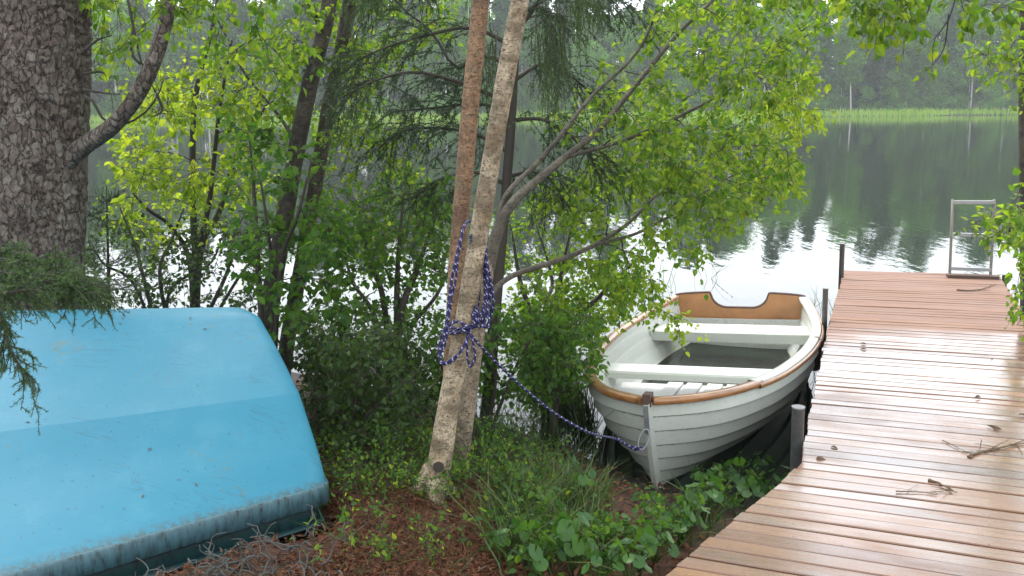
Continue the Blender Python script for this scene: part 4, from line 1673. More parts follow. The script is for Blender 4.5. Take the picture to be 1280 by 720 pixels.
# pale hanging curtains of new shoots
cur = []
for (px0, px1, p0, p1, yq) in ((664, 706, 25, 150, 4.0), (718, 752, -20, 62, 3.9), (440, 470, -20, 30, 4.0), (590, 640, 60, 130, 4.6)):
    for k in range(30):
        x0 = S2.rng.uniform(px0, px1)
        a = D(x0, p0 + S2.rng.uniform(-25, 30), yq + S2.rng.uniform(-.12, .12))
        b = D(x0 + S2.rng.uniform(-10, 12), p1 + S2.rng.uniform(-55, 8), yq + S2.rng.uniform(-.15, .15))
        cur.append(catmull([a, .5 * (a + b) + S2.rng.normal(0, .012, 3), b], 6))
cur = np.array(cur)
S2.crown.tubes(cur, np.linspace(.0022, .001, 6)[None].repeat(len(cur), 0), 3, 0, False)
S2.needles(cur, 130, .016, .0026, 2, .42)
c2 = S2.sprays(cur, 3, .07, 1.2, .4, 0, .001, .1)
S2.needles(c2, 26, .015, .0026, 2, .5)
S2.finish('spruce_tree', gS, 'slender dark spruce with drooping sprays behind the birches', 'tree', M['twig'], [M['twig'], M['needle'], M['needle_pale']])

# ------------------------------------------------------------------ birch pair left of centre
def dark_birch(seed, px, wpx, y, label, mat):
    g = D(px[0][0], px[0][1], y)
    pts = [D(a, b, y) for a, b in px]
    pts[0][2] = gz(pts[0][0], pts[0][1]) - .05
    pl = Plant(seed)
    pl.limb(pts, [w / 1035 * y / 2 for w in wpx], 100, 16, rough=.07)
    return pl, np.array([pts[0][0], pts[0][1], pts[0][2] + .05])


yD = 5.1
Dk, gD = dark_birch(51, [(318, 460), (334, 400), (346, 330), (362, 235), (384, 120), (402, 50), (412, 0), (424, -90), (440, -260)], [27, 25, 23, 22, 21, 19, 18, 15, 8], yD, '', None)
Dk.limb([D(404, 45, yD), D(380, -10, yD - .3), D(330, -40, yD - .6), D(270, -50, yD - .7), D(200, -40, yD - .8), D(130, -30, yD - .9)], [.018, .015, .012, .01, .007, .004], 30, 8)
Dk.limb([D(372, 180, yD), D(345, 140, yD + .1), D(305, 90, yD + .2), D(280, 40, yD + .2), D(258, 0, yD + .2), D(245, -40, yD + .2)], [.012, .010, .008, .006, .004, .003], 30, 8)
tg = np.concatenate([crown_targets(Dk.rng, 58, [(108, -60), (400, -60), (395, 60), (330, 110), (240, 70), (180, 60), (110, 110)], yD - 1.1, yD + .4),
                     crown_targets(Dk.rng, 24, [(250, 60), (370, 40), (380, 160), (300, 190), (250, 130)], yD - .3, yD + .5)])
tw = Dk.twigs(tg, .009, .0, 4, 7, wig=.08)
Dk.leaf(Dk.sprays(tw, 6, .2, 1.0, .7), 5, .044, .8, 1, .75)
Dk.finish('birch_tree', gD, 'dark cracked birch trunk, left one of the close pair behind the blue boat', 'tree', M['birch_dark'], [M['twig'], M['leaf_birch']])
Ek, gE = dark_birch(52, [(350, 470), (362, 410), (377, 330), (395, 225), (410, 140), (425, 70), (438, 0), (454, -90), (472, -260)], [22, 19, 18, 18, 18, 18, 18, 15, 7], yD + .15, '', None)
Ek.limb([D(408, 110, yD + .15), D(440, 84, yD + .2), D(480, 76, yD + .3), D(530, 66, yD + .4)], [.009, .007, .005, .003], 20, 7)
tg = np.concatenate([crown_targets(Ek.rng, 60, [(400, -60), (560, -60), (560, 60), (480, 110), (420, 120)], yD - .2, yD + 1.0), crown_targets(Ek.rng, 52, [(400, 110), (470, 120), (560, 260), (560, 330), (480, 330), (400, 260)], yD - .1, yD + .9)])
tw = Ek.twigs(tg, .008, .0, 4, 7)
Ek.leaf(Ek.sprays(tw, 6, .2, 1.0, .7), 5, .042, .8, 1, .7)
Ek.finish('birch_tree', gE, 'speckled grey birch trunk, right one of the close pair behind the blue boat', 'tree', M['birch_grey'], [M['twig'], M['leaf_birch']])

# ------------------------------------------------------------------ bushes and saplings on the bank
def bush(seed, name, label, stems, wst, base, polys, y0, y1, n, leafL, mat, per=(6, 6), spray=.16, trunk='twig', droop=.4, group=None, cat='bush', ratio=.8, hang=.35, rise=.12):
    b = Plant(seed)
    g = D(*base)
    g[2] = gz(g[0], g[1])
    for st, w in zip(stems, wst):
        y = base[2]
        pts = [g + np.array([b.rng.normal(0, .02), b.rng.normal(0, .02), -.04])] + [D(a, c, y + dy) for a, c, dy in st]
        r = w / 1035 * y / 2
        b.limb(pts, [r * 1.15, r, r * .75, r * .3], 30, 9, rough=.05)
    tg = np.concatenate([crown_targets(b.rng, int(n * f), p, y0, y1) for p, f in polys])
    tw = b.twigs(tg, .008, rise, 4, 6, wig=.09, fromlow=.6)
    b.leaf(b.sprays(tw, per[0], spray, droop, .8), per[1], leafL, ratio, 1, hang)
    return b.finish(name, g, label, cat, M[trunk], [M['twig'], M[mat]], group)


bush(61, 'young_tree', 'young many-stemmed tree with bright yellow-green leaves behind the blue boat',
     [[(244, 330, 0), (241, 250, .05), (243, 130, .1), (264, 40, .15), (275, -20, .2)], [(247, 325, 0), (262, 250, -.1), (274, 140, -.15), (290, 50, -.2)], [(250, 318, 0), (274, 265, .1), (295, 195, .2), (322, 150, .3), (345, 110, .35)], [(238, 335, 0), (215, 285, -.1), (185, 262, -.2), (165, 240, -.25)]],
     [9, 7, 8, 6], (236, 400, 5.6), [([(160, 120), (240, 70), (330, 100), (350, 200), (310, 260), (240, 300), (160, 320), (140, 220)], 1.0)], 5.0, 6.1, 90, .046, 'leaf_bright', (6, 5), .17, cat='tree')
bush(62, 'hazel_bush', 'leafy green bush in front of the dark pair of birches',
     [[(322, 330, 0), (318, 250, .1), (312, 170, .1)], [(350, 340, 0), (372, 270, -.1), (390, 200, -.1)], [(340, 350, 0), (335, 290, -.2), (325, 220, -.3)]],
     [7, 6, 6], (340, 470, 4.7), [([(290, 150), (360, 130), (400, 240), (440, 300), (430, 420), (380, 440), (330, 380), (290, 300)], 1.0)], 4.3, 5.0, 62, .048, 'leaf_mid', (6, 5), .15)
bush(63, 'willow_bush', 'dark-stemmed bush fanning up from the bank left of the roped birch',
     [[(500, 400, 0), (520, 340, .1), (545, 270, .2)], [(480, 380, .1), (464, 330, .15), (450, 270, .2)], [(496, 390, .05), (498, 320, .1), (505, 240, .2)], [(510, 420, 0), (545, 370, -.1), (565, 330, -.1)], [(470, 400, .1), (440, 350, .3), (425, 290, .4)]],
     [10, 8, 8, 6, 6], (492, 485, 4.9), [([(430, 240), (560, 230), (565, 380), (540, 420), (450, 420), (420, 340)], 1.0)], 4.5, 5.6, 84, .038, 'leaf_mid', (6, 5), .14)
bush(64, 'alder_bush', 'leafy green bush between the roped birch and the white boat',
     [[(670, 420, 0), (650, 350, .1), (640, 290, .2)], [(690, 410, 0), (700, 350, .1), (715, 280, .2)], [(710, 420, 0), (750, 370, .1), (790, 330, .2)], [(680, 400, .1), (690, 350, .3), (670, 280, .4)]],
     [8, 8, 8, 6], (686, 450, 5.3), [([(625, 330), (700, 320), (790, 330), (812, 362), (766, 395), (725, 430), (640, 450)], .8), ([(620, 240), (760, 240), (780, 340), (625, 340)], .2)], 5.1, 6.1, 110, .036, 'leaf_birch', (6, 6), .15)
bush(65, 'twiggy_bush', 'thin twiggy bush against the bright water right of the spruce trunk',
     [[(180, 350, 0), (170, 310, .1), (150, 260, .1)], [(200, 350, 0), (215, 300, .1), (230, 260, .1)], [(280, 350, .1), (290, 300, .1), (310, 260, .2)], [(290, 360, .1), (320, 320, .0), (345, 290, .0)], [(170, 360, .1), (130, 330, 0), (112, 300, 0)], [(210, 370, .1), (262, 330, 0), (280, 290, 0)]],
     [5, 5, 5, 4, 4, 4], (215, 440, 5.3), [([(108, 280), (350, 270), (350, 385), (108, 375)], 1.0)], 4.9, 5.9, 100, .032, 'leaf_dark', (5, 4), .14)
bush(66, 'low_bush', 'low dark-leaved bush on the ground beside the blue boat\'s end',
     [[(430, 520, 0), (410, 470, 0), (400, 430, .1)], [(440, 520, 0), (450, 470, 0), (460, 430, .1)], [(420, 530, 0), (395, 500, -.1), (385, 470, -.1)], [(450, 530, 0), (490, 490, 0), (520, 460, .1)]],
     [4, 4, 4, 4], (435, 570, 4.1), [([(370, 410), (520, 410), (540, 500), (500, 560), (420, 580), (395, 520)], 1.0)], 3.8, 4.6, 110, .034, 'leaf_dark', (6, 5), .12)
bush(67, 'low_bush', 'low green bush behind the roped birch, nearest the grass',
     [[(620, 470, 0), (610, 430, 0), (600, 390, .1)], [(640, 470, 0), (660, 430, 0), (680, 400, .1)], [(560, 470, .1), (540, 440, .1), (520, 410, .1)]],
     [4, 4, 4], (610, 520, 4.55), [([(520, 390), (740, 390), (750, 450), (680, 500), (520, 490)], 1.0)], 4.3, 5.2, 120, .036, 'leaf_mid', (6, 5), .13)

bush(68, 'low_bush', 'low bush on the waterline beside the white boat\'s left side',
     [[(690, 450, 0), (680, 410, 0), (670, 380, .1)], [(705, 450, 0), (715, 420, 0), (720, 400, .1)], [(680, 460, .0), (655, 430, .1), (640, 410, .1)]],
     [4, 4, 4], (690, 490, 4.6), [([(640, 395), (724, 392), (728, 450), (712, 505), (650, 500)], 1.0)], 4.4, 5.2, 58, .034, 'leaf_mid', (6, 5), .12)

# young spruce by the big trunk
ys = Plant(71)
g = D(136, 430, 5.4)
g[2] = gz(g[0], g[1])
top = D(133, 232, 5.4)
ys.limb([g, .5 * (g + top), top], [.018, .012, .003], 20, 8, rough=.03)
bl = []
H_ = top[2] - g[2]
for k in range(44):
    f = ys.rng.uniform(.12, .97)
    a = g + (top - g) * f
    an1 = ys.rng.uniform(0, 2 * PI)
    R_ = (1.03 - f) * .62 * ys.rng.uniform(.7, 1.1)
    e = a + np.array([math.cos(an1) * R_, math.sin(an1) * R_, R_ * .25])
    bl.append(catmull([a, .5 * (a + e) - np.array([0, 0, .02]), e], 8))
bl = np.array(bl)
ys.crown.tubes(bl, np.linspace(.004, .0015, 8)[None].repeat(len(bl), 0), 4, 0, False)
s1 = ys.sprays(bl, 9, .11, .2, .6, 0, .0015, .25)
ys.needles(bl, 90, .016, .003, 1)
ys.needles(s1, 34, .016, .003, 1)
ys.finish('spruce_tree', g, 'small young spruce beside the huge spruce trunk', 'tree', M['twig'], [M['twig'], M['needle']])

# ------------------------------------------------------------------ birch on the right edge and its hanging branch
Rt = Plant(81)
yR = 6.0
gR = D(1285, 420, yR)
gR[2] = gz(gR[0], gR[1])
Rt.limb([gR - np.array([0, 0, .05]), D(1284, 360, yR), D(1282, 250, yR), D(1281, 120, yR), D(1281, 0, yR), D(1270, -150, yR), D(1265, -420, yR)], [.05, .047, .044, .043, .041, .036, .015], 70, 14, rough=.05)
Rt.limb([D(1274, 262, yR), D(1250, 268, yR - .4), D(1232, 278, yR - .7), D(1210, 300, yR - .9)], [.008, .006, .004, .002], 16, 6)
top_l = [D(1268, -190, yR), D(1220, -120, yR - 1.2), D(1150, -60, yR - 2.1), D(1080, -30, yR - 2.3), D(1010, -20, yR - 2.4)]
Rt.limb(top_l, [.03, .024, .018, .012, .005], 30, 10)
hl = []
for q in ([(1170, -30), (1158, 20), (1140, 30), (1118, 30)], [(1200, -30), (1188, 20), (1168, 50), (1166, 74)], [(1230, -30), (1215, 10), (1212, 26)], [(1150, -40), (1140, 10), (1128, 72)], [(1186, 18), (1180, 60), (1164, 84)], [(1090, -30), (1085, 5), (1070, 20)]):
    yy = yR - 2.2 + Rt.rng.uniform(-.15, .15)
    hl.append(catmull([D(a, b, yy) for a, b in q], 9))
hl = np.array(hl)
Rt.crown.tubes(hl, np.linspace(.004, .0014, 9)[None].repeat(len(hl), 0), 4, 0, False)
Rt.leaf(Rt.sprays(hl, 4, .12, .8, .7, 0, .0013, .3), 3, .05, .8, 1, .8)
tg = crown_targets(Rt.rng, 28, [(1030, -50), (1260, -60), (1280, 20), (1200, 14), (1120, 30), (1050, 46), (1020, 10)], yR - 2.5, yR - 2.0)
tw = Rt.twigs(tg, .006, .05, 4, 6)
Rt.leaf(Rt.sprays(tw, 5, .16, 1.0, .7), 4, .05, .8, 1, .8)
tg = np.concatenate([crown_targets(Rt.rng, 16, [(1200, 60), (1300, 30), (1300, 130), (1250, 100)], yR - .6, yR), crown_targets(Rt.rng, 34, [(1258, 200), (1320, 180), (1330, 460), (1268, 440), (1262, 330)], yR - 1.4, yR - .2), crown_targets(Rt.rng, 7, [(1205, 285), (1260, 250), (1270, 290), (1230, 310)], yR - 1.0, yR - .6)])
tw = Rt.twigs(tg, .006, .1, 4, 6)
Rt.leaf(Rt.sprays(tw, 5, .14, .8, .8), 4, .05, .8, 1, .7)
ow = overhead(Rt, 110, (2.6, 4.6, 6.2), (3.0, 2.6, 1.5), .05, 7)
Rt.leaf(Rt.sprays(ow, 9, .4, .9, .7), 15, .055, .8, 1, .8)
Rt.finish('birch_tree', gR, 'birch at the right edge with leafy twigs hanging over the dock', 'tree', M['birch_dark'], [M['twig'], M['leaf_birch']])
# ------------------------------------------------------------------ grass, herbs, litter: nobody could count them
def ground_points(rng, n, poly):
    q = sample_poly(rng, poly, n)
    return np.array([on_ground(a, b) for a, b in q])


def fast_ground(rng, n, poly, z=.2):
    """many points on the ground inside an outline of the photo"""
    q = sample_poly(rng, poly, n)
    v = np.array([ray(a, b) for a, b in q])
    zz = np.full(n, z)
    for _ in range(14):
        p = v * ((zz - CAMZ) / v[:, 2])[:, None]
        zz = .5 * zz + .5 * ground_z(p[:, 0], p[:, 1])
    p = v * ((zz - CAMZ) / v[:, 2])[:, None]
    return np.stack([p[:, 0], p[:, 1], ground_z(p[:, 0], p[:, 1])], 1)


rng = np.random.default_rng(91)
gm = MB()
def tufts(poly, n, per, L, w, lean=.35, mi=0):
    c = fast_ground(rng, n, poly)
    p = np.repeat(c, per, 0) + rng.normal(0, .035, (n * per, 3)) * np.array([1, 1, 0])
    p[:, 2] = ground_z(p[:, 0], p[:, 1]) - .01
    d = norm(rng.normal(0, lean * .5, p.shape) * np.array([1, 1, 0]) + np.array([0, 0, 1]))
    be = rng.normal(0, lean, p.shape) * np.array([1, 1, 0]) + np.array([0, 0, -.28]) * rng.uniform(0, 1.2, (len(p), 1))
    gm.blades(p, d, be, L * rng.uniform(.5, 1.2, len(p)), w, mi)


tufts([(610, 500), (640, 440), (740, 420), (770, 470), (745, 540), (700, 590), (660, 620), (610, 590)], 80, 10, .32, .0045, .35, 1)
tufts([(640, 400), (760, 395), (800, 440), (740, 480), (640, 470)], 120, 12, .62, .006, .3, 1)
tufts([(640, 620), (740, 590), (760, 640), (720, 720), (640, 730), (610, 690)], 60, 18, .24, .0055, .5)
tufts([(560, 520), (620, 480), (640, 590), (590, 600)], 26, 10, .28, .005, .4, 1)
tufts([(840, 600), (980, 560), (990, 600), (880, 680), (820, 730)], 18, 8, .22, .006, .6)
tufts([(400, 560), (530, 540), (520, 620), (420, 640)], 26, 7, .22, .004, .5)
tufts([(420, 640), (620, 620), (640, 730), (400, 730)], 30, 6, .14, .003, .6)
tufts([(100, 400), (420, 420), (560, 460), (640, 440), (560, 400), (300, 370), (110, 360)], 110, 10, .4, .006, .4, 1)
tag(put('grass', gm, [M['grass'], M['grass_dark']]), kind='stuff')

# reeds that grow out of the water beside the stern and along the bank
rm = MB()
for (a, b, n, L) in ((830, 372, 14, .5), (1016, 395, 26, .32), (1024, 470, 18, .25), (900, 350, 6, .3)):
    c = P(a, b, 0)
    p = c + rng.normal(0, .12, (n, 3)) * np.array([1, 1, 0])
    d = norm(rng.normal(0, .35, p.shape) * np.array([1, 1, 0]) + np.array([0, 0, 1]))
    rm.blades(p, d, rng.normal(0, .3, p.shape) * np.array([1, 1, .3]), L * rng.uniform(.5, 1.2, n), .005)
q = sample_poly(rng, [(650, 420), (712, 405), (718, 470), (742, 530), (748, 555), (720, 545), (690, 510), (650, 480)], 1300)
v = np.array([ray(a, b) for a, b in q])
p = v * ((-.02 - CAMZ) / v[:, 2])[:, None] + np.array([0, 0, CAMZ])
p[:, 2] = np.maximum(ground_z(p[:, 0], p[:, 1]), -.03)
d = norm(rng.normal(0, .22, p.shape) * np.array([1, 1, 0]) + np.array([0, 0, 1]))
rm.blades(p, d, rng.normal(0, .28, p.shape) * np.array([1, 1, .4]) + np.array([-.2, 0, -.1]), rng.uniform(.16, .42, len(p)), .006, 1)
tag(put('water_reeds', rm, [M['grass'], M['grass_dark']]), kind='stuff')

lm = MB()
def flakes(poly, n, L, w):
    p = fast_ground(rng, n, poly) + np.array([0, 0, .006])
    d = norm(rng.normal(0, 1, p.shape) * np.array([1, 1, .35]))
    nr = norm(rng.normal(0, .5, p.shape) + np.array([0, 0, 1]))
    p[:, 2] += rng.uniform(0, .02, n)
    LL = L * rng.uniform(.4, 1.4, n)
    lm.leaves(p, d, nr, LL, LL * w, 0, .3)


flakes([(120, 690), (300, 650), (420, 650), (380, 780), (60, 800)], 2600, .03, .4)
flakes([(380, 600), (640, 590), (680, 650), (640, 760), (280, 780), (260, 690)], 7000, .022, .45)
flakes([(380, 600), (640, 590), (680, 650), (640, 760), (280, 780), (260, 690)], 5000, .045, .10)
flakes([(640, 560), (860, 560), (880, 720), (640, 740)], 1200, .03, .5)
n = 6000
p = np.stack([rng.uniform(-1.9, -.4, n), rng.uniform(2.2, 4.3, n), np.zeros(n)], 1)
p[:, 2] = ground_z(p[:, 0], p[:, 1]) + .008 + rng.uniform(0, .015, n)
LL = rng.uniform(.012, .045, n)
lm.leaves(p, norm(rng.normal(0, 1, p.shape) * np.array([1, 1, .35])), norm(rng.normal(0, .5, p.shape) + np.array([0, 0, 1])), LL, LL * rng.uniform(.1, .5, n), 0, .3)
tag(put('leaf_litter', lm, M['litter']), kind='stuff')

# low bilberry sprigs and seedlings
hm = Plant(92)
c = np.concatenate([fast_ground(rng, 200, [(400, 545), (640, 560), (640, 640), (420, 620)]), fast_ground(rng, 36, [(400, 620), (640, 620), (650, 730), (330, 730)]), fast_ground(rng, 160, [(400, 480), (540, 440), (560, 540), (410, 570)]), fast_ground(rng, 40, [(620, 560), (700, 560), (700, 660), (630, 640)])])
e = c + np.concatenate([rng.normal(0, .05, (len(c), 2)), rng.uniform(.06, .20, (len(c), 1))], 1)
ln = np.stack([c + (e - c) * f for f in (0, .33, .66, 1.0)], 1)
hm.crown.tubes(ln, np.full((len(c), 4), .0012), 3, 0, False)
c = fast_ground(rng, 90, [(860, 640), (990, 560), (1000, 590), (850, 690), (780, 730), (640, 730), (640, 660), (740, 680)], .05)
e = c + np.concatenate([rng.normal(0, .05, (len(c), 2)), rng.uniform(.05, .16, (len(c), 1))], 1)
l2 = np.stack([c + (e - c) * f for f in (0, .33, .66, 1.0)], 1)
hm.crown.tubes(l2, np.full((len(c), 4), .0012), 3, 0, False)
hm.leaf(hm.sprays(l2, 4, .07, .1, .9, 0, .001), 4, .032, .75, 1, .1)
sp_ = hm.sprays(ln, 3, .07, .1, .7, 0, .001)
hm.leaf(sp_, 5, .022, .62, 1, .1)
hm.leaf(ln, 3, .024, .62, 2, .1)
tag(put('ground_cover', hm.crown, [M['twig'], M['leaf_mid'], M['leaf_bright']]), kind='stuff')

# small herbs in the mud by the boat
# moss and leaf bits along the shaded bank behind the trees
um = Plant(93)
c = fast_ground(rng, 900, [(105, 385), (330, 380), (400, 430), (560, 440), (760, 420), (740, 480), (560, 520), (400, 560), (380, 450), (105, 400)])
e = c + np.concatenate([rng.normal(0, .10, (len(c), 2)), rng.uniform(.12, .5, (len(c), 1))], 1)
ln = np.stack([c + (e - c) * f for f in (0, .33, .66, 1.0)], 1)
um.crown.tubes(ln, np.full((len(c), 4), .002), 3, 0, False)
um.leaf(um.sprays(ln, 3, .12, .2, .8), 5, .034, .7, 1, .2)
tag(put('undergrowth', um.crown, [M['twig'], M['leaf_dark']]), kind='stuff')

# dead twigs lying under the bushes
dm = MB()
c = fast_ground(rng, 170, [(390, 430), (560, 430), (560, 560), (410, 600)])
d = norm(rng.normal(0, 1, c.shape) * np.array([1, 1, .45]))
n_ = 7
L = rng.uniform(.2, .7, len(c))
pp = [c + np.array([0, 0, .02])]
for k in range(n_ - 1):
    d = norm(d + rng.normal(0, .18, d.shape))
    q = pp[-1] + d * (L / (n_ - 1))[:, None]
    q[:, 2] = np.maximum(q[:, 2], ground_z(q[:, 0], q[:, 1]) + .004)
    pp.append(q)
dm.tubes(np.stack(pp, 1), np.linspace(.0045, .0015, n_)[None].repeat(len(c), 0), 5, 0, False)
tag(put('dead_twigs', dm, M['dead']), kind='stuff')

# ------------------------------------------------------------------ round-leaved marsh plants
def round_leaf(mb, c, r, nr, dr):
    nr = norm(nr)
    u = norm(dr - nr * (dr * nr).sum())
    w = np.cross(nr, u)
    n = 15
    ring, inner = [], []
    for k in range(n):
        a = (k / (n - 1) - .5) * 2 * PI * .93
        rr = r * (1 + .05 * math.sin(a * 6)) * (1.05 if abs(a) < 2.4 else .92)
        ring.append(c + u * math.cos(a) * rr + w * math.sin(a) * rr + nr * r * (.16 + .05 * math.sin(a * 5)))
        inner.append(c + u * math.cos(a) * rr * .5 + w * math.sin(a) * rr * .5 + nr * r * .08)
    V = np.array([c] * n + inner + ring)
    i = np.arange(n - 1)
    mb.add(V, np.concatenate([np.stack([i + n, i, i + 1, i + n + 1], 1)[:, [0, 1, 3]], np.zeros((0, 3), int)]), 0, None, True)
    mb.chunks.append((np.stack([i + n, i + n + 1, i + 2 * n + 1, i + 2 * n], 1) + mb.n - 3 * n, 0, None, True))


def marsh_plant(seed, nl, rl, spread, hgt):
    r = np.random.default_rng(seed)
    st, lf = [], MB()
    P_, R_ = [], []
    for k in range(nl):
        a = r.uniform(0, 2 * PI)
        e = np.array([math.cos(a), math.sin(a), 0]) * spread * r.uniform(.25, 1) + np.array([0, 0, hgt * r.uniform(.5, 1.1)])
        P_.append(catmull([np.zeros(3), e * np.array([.4, .4, .6]), e], 6))
        R_.append(np.linspace(.004, .0025, 6))
        nr = norm(np.array([math.cos(a) * .6, math.sin(a) * .6 - .25, 1]) + r.normal(0, .38, 3))
        round_leaf(lf, e, rl * r.uniform(.6, 1.15), nr, np.array([math.cos(a), math.sin(a), -.2]))
    sm = MB()
    sm.tubes(np.array(P_), np.array(R_), 5)
    return sm, lf


protos = []
spots = [(668, 712, 1.0, 0), (716, 700, 1.1, 1), (748, 716, .9, 2), (704, 590, .8, 3), (730, 612, .8, 0), (690, 640, .8, 1), (800, 704, .9, 1), (818, 690, .8, 0), (850, 664, 1.0, 2), (880, 642, 1.1, 3),
         (925, 615, 1.1, 0), (948, 598, 1.2, 1), (972, 580, 1.3, 2), (958, 560, 1.1, 3), (985, 566, 1.1, 0), (905, 600, .8, 1), (640, 690, .8, 3), (785, 722, .9, 3), (646, 600, .7, 1), (770, 668, .7, 3), (930, 572, .9, 2), (912, 586, 1.0, 1), (940, 548, .9, 0), (964, 534, .9, 3), (884, 604, .9, 3), (950, 622, .9, 2), (868, 640, .8, 0), (982, 606, .9, 3), (968, 552, 1.1, 2)]
near_word = []
for i, (a, b, sc, kd_) in enumerate(spots):
    g = on_ground(a, b + 18)
    if b > 680 and a < 760:
        lab = 'round-leaved marsh plant at the foot of the grass nearest the camera'
    elif a > 840:
        lab = 'big-leaved green plant under the dock edge beside the white boat\'s bow'
    elif a >= 780:
        lab = 'round-leaved plant in the dark mud below the white boat\'s stem'
    else:
        lab = 'round-leaved marsh plant in the tall grass left of the white boat'
    if kd_ >= len(protos):
        sm, lf = marsh_plant(300 + kd_, 12 + 2 * kd_, .042, .16, .22)
        t = thing('marsh_plant', tuple(g), lab, 'plant', lab.split(' ', 1)[0] + ' plants by the boat')
        put('stem', sm, M['grass'], t, (0, 0, 0))
        put('foliage', lf, M['leaf_round'], t, (0, 0, 0))
        protos.append(t)
    else:
        t = copy_tree(protos[kd_])
        t.location = tuple(g)
    t['label'] = lab
    t['group'] = 'marsh plants growing at the boat and dock'
    t.scale = (sc * .62, sc * .62, sc * .8)
    t.rotation_euler = (0, 0, rng.uniform(0, 6.28))

# ------------------------------------------------------------------ the mooring rope
yr = yA
rt = thing('mooring_rope', tuple(D(590, 410, yr)), 'blue and white rope coiled on the birch and tied to the boat\'s bow', 'rope')
def strand(px, r=.0062, n=60):
    return catmull([D(*q) for q in px], n)


fr, bk = yr - .055, yr + .075
mb = MB()
rq = np.random.default_rng(17)
n_ = 70
loops = []
# bundle hanging on the right, slung over a stub behind the trunk
for k in range(9):
    j = lambda s: rq.uniform(-s, s)
    x0 = 604 + j(3)
    loops.append(catmull([D(590 + j(3), 300 + j(5), fr + .03), D(598 + j(2), 283 + j(3), yr + .02), D(604 + j(3), 292 + j(4), yr + .02), D(608 + j(5), 330 + j(6), yr + .01 + j(.03)), D(612 + j(7), 372 + j(6), yr + j(.04)), D(604 + j(7), 402 + j(8), yr - .02 + j(.04)), D(596 + j(4), 398 + j(8), yr - .03 + j(.03)), D(594 + j(6), 370 + j(6), yr + .03 + j(.02)), D(597 + j(5), 330 + j(6), yr + .04), D(600 + j(3), 296 + j(4), yr + .04)], n_))
# left strand from the top down to the low loop and back to the knot
for k in range(3):
    j = lambda s: rq.uniform(-s, s)
    loops.append(catmull([D(600, 286 + j(2), bk), D(588 + j(2), 276 + j(2), bk), D(580 + j(1), 284, yr - .02), D(574 + j(2), 310, fr + .01), D(567 + j(3), 350, fr), D(561 + j(2), 390, fr - .005), D(556 + j(3), 425 + j(4), fr - .01), D(550 + j(2), 443 + j(6), fr - .005), D(553 + j(2), 453 + j(3), fr - .01), D(566, 450 + j(4), fr - .03), D(578, 436 + j(5), fr - .035), D(586, 416 + j(3), fr - .01)], n_))
mb.tubes(np.array(loops), np.full((len(loops), n_), .0052), 7, 0)
put('coil', mb, M['rope'], rt)
mb = MB()
kn = []
cA = D(578, 408, yr)
for k in range(3):
    an = np.linspace(0, 2 * PI * 1.02, n_)
    ra = .052 + .004 * k
    ctr = cA + np.array([0, 0, (1 - k) * .013])
    kn.append(np.stack([ctr[0] + np.cos(an) * ra, ctr[1] + np.sin(an) * ra, ctr[2] + .010 * np.sin(an + k) + np.cos(an) * .006], 1))
# the bunched knot in front
kc = D(583, 411, fr - .01)
for k in range(3):
    an = np.linspace(0, 2 * PI, n_)
    A1, B1 = norm(rq.normal(size=3)), None
    B1 = norm(np.cross(A1, rq.normal(size=3)))
    kn.append(kc + np.outer(np.cos(an), A1) * .02 + np.outer(np.sin(an), B1) * .017)
# hanging bight below the knot
kn.append(catmull([kc, D(590, 424, fr - .01), D(594, 446, fr - .01), D(588, 458, fr - .01), D(584, 444, fr - .02), D(584, 420, fr - .02)], n_))
kn.append(catmull([kc, D(574, 402, fr - .01), D(560, 408, fr), D(552, 420, fr + .01), D(548, 440, fr), D(551, 452, fr)], n_))
mb.tubes(np.array(kn), np.full((len(kn), n_), .0054), 7, 0)
put('knot', mb, M['rope'], rt)
mb = MB()
mid_ = [kc, D(600, 432, yr - .02), D(640, 472, yr + .08), D(690, 514, yr + .2), D(735, 540, yr + .3)]
e = ROPE_END
line = catmull(mid_ + [D(770, 549, e[1] / KY - .08), e + np.array([-.03, -.01, .0]), e + np.array([.006, 0, .012])], 120)
mb.tubes(line[None], np.full((1, 120), .0058), 8, 0)
tail = catmull([e, e + np.array([-.03, -.012, .012]), e + np.array([-.075, -.02, .03]), e + np.array([-.12, -.02, .065])], 24)
mb.tubes(tail[None], np.full((1, 24), .0066), 8, 0)
put('line', mb, M['rope'], rt)

# ------------------------------------------------------------------ bits lying about
def stick(name, label, px, r, mat='dead', z=None, group=None, cat='twig', twigs=0):
    pts = []
    for q in px:
        pts.append(P(q[0], q[1], ZD + .008 + (q[2] if len(q) > 2 else 0)) if z == 'deck' else (on_ground(q[0], q[1]) + np.array([0, 0, .02 + (q[2] if len(q) > 2 else 0)])))
    o = MB()
    ln = catmull(pts, 20)
    rs_ = np.random.default_rng(int(px[0][0]))
    ln[1:-1] += rs_.normal(0, r * .4, ln[1:-1].shape) * np.array([1, 1, .2])
    o.tubes(ln[None], np.linspace(r, r * .4, 20)[None], 7)
    for k in range(twigs):
        i = rs_.integers(3, 18)
        d = norm(rs_.normal(0, 1, 3) * np.array([1, 1, .25]))
        q = np.array([ln[i] + d * f * rs_.uniform(.04, .14) for f in np.linspace(0, 1, 5)])
        q[:, 2] = np.maximum(q[:, 2], ln[:, 2].min())
        o.tubes(q[None], np.linspace(r * .45, r * .2, 5)[None], 5)
    t = put(name, o, M[mat])
    tag(t, label, cat, group)
    return t


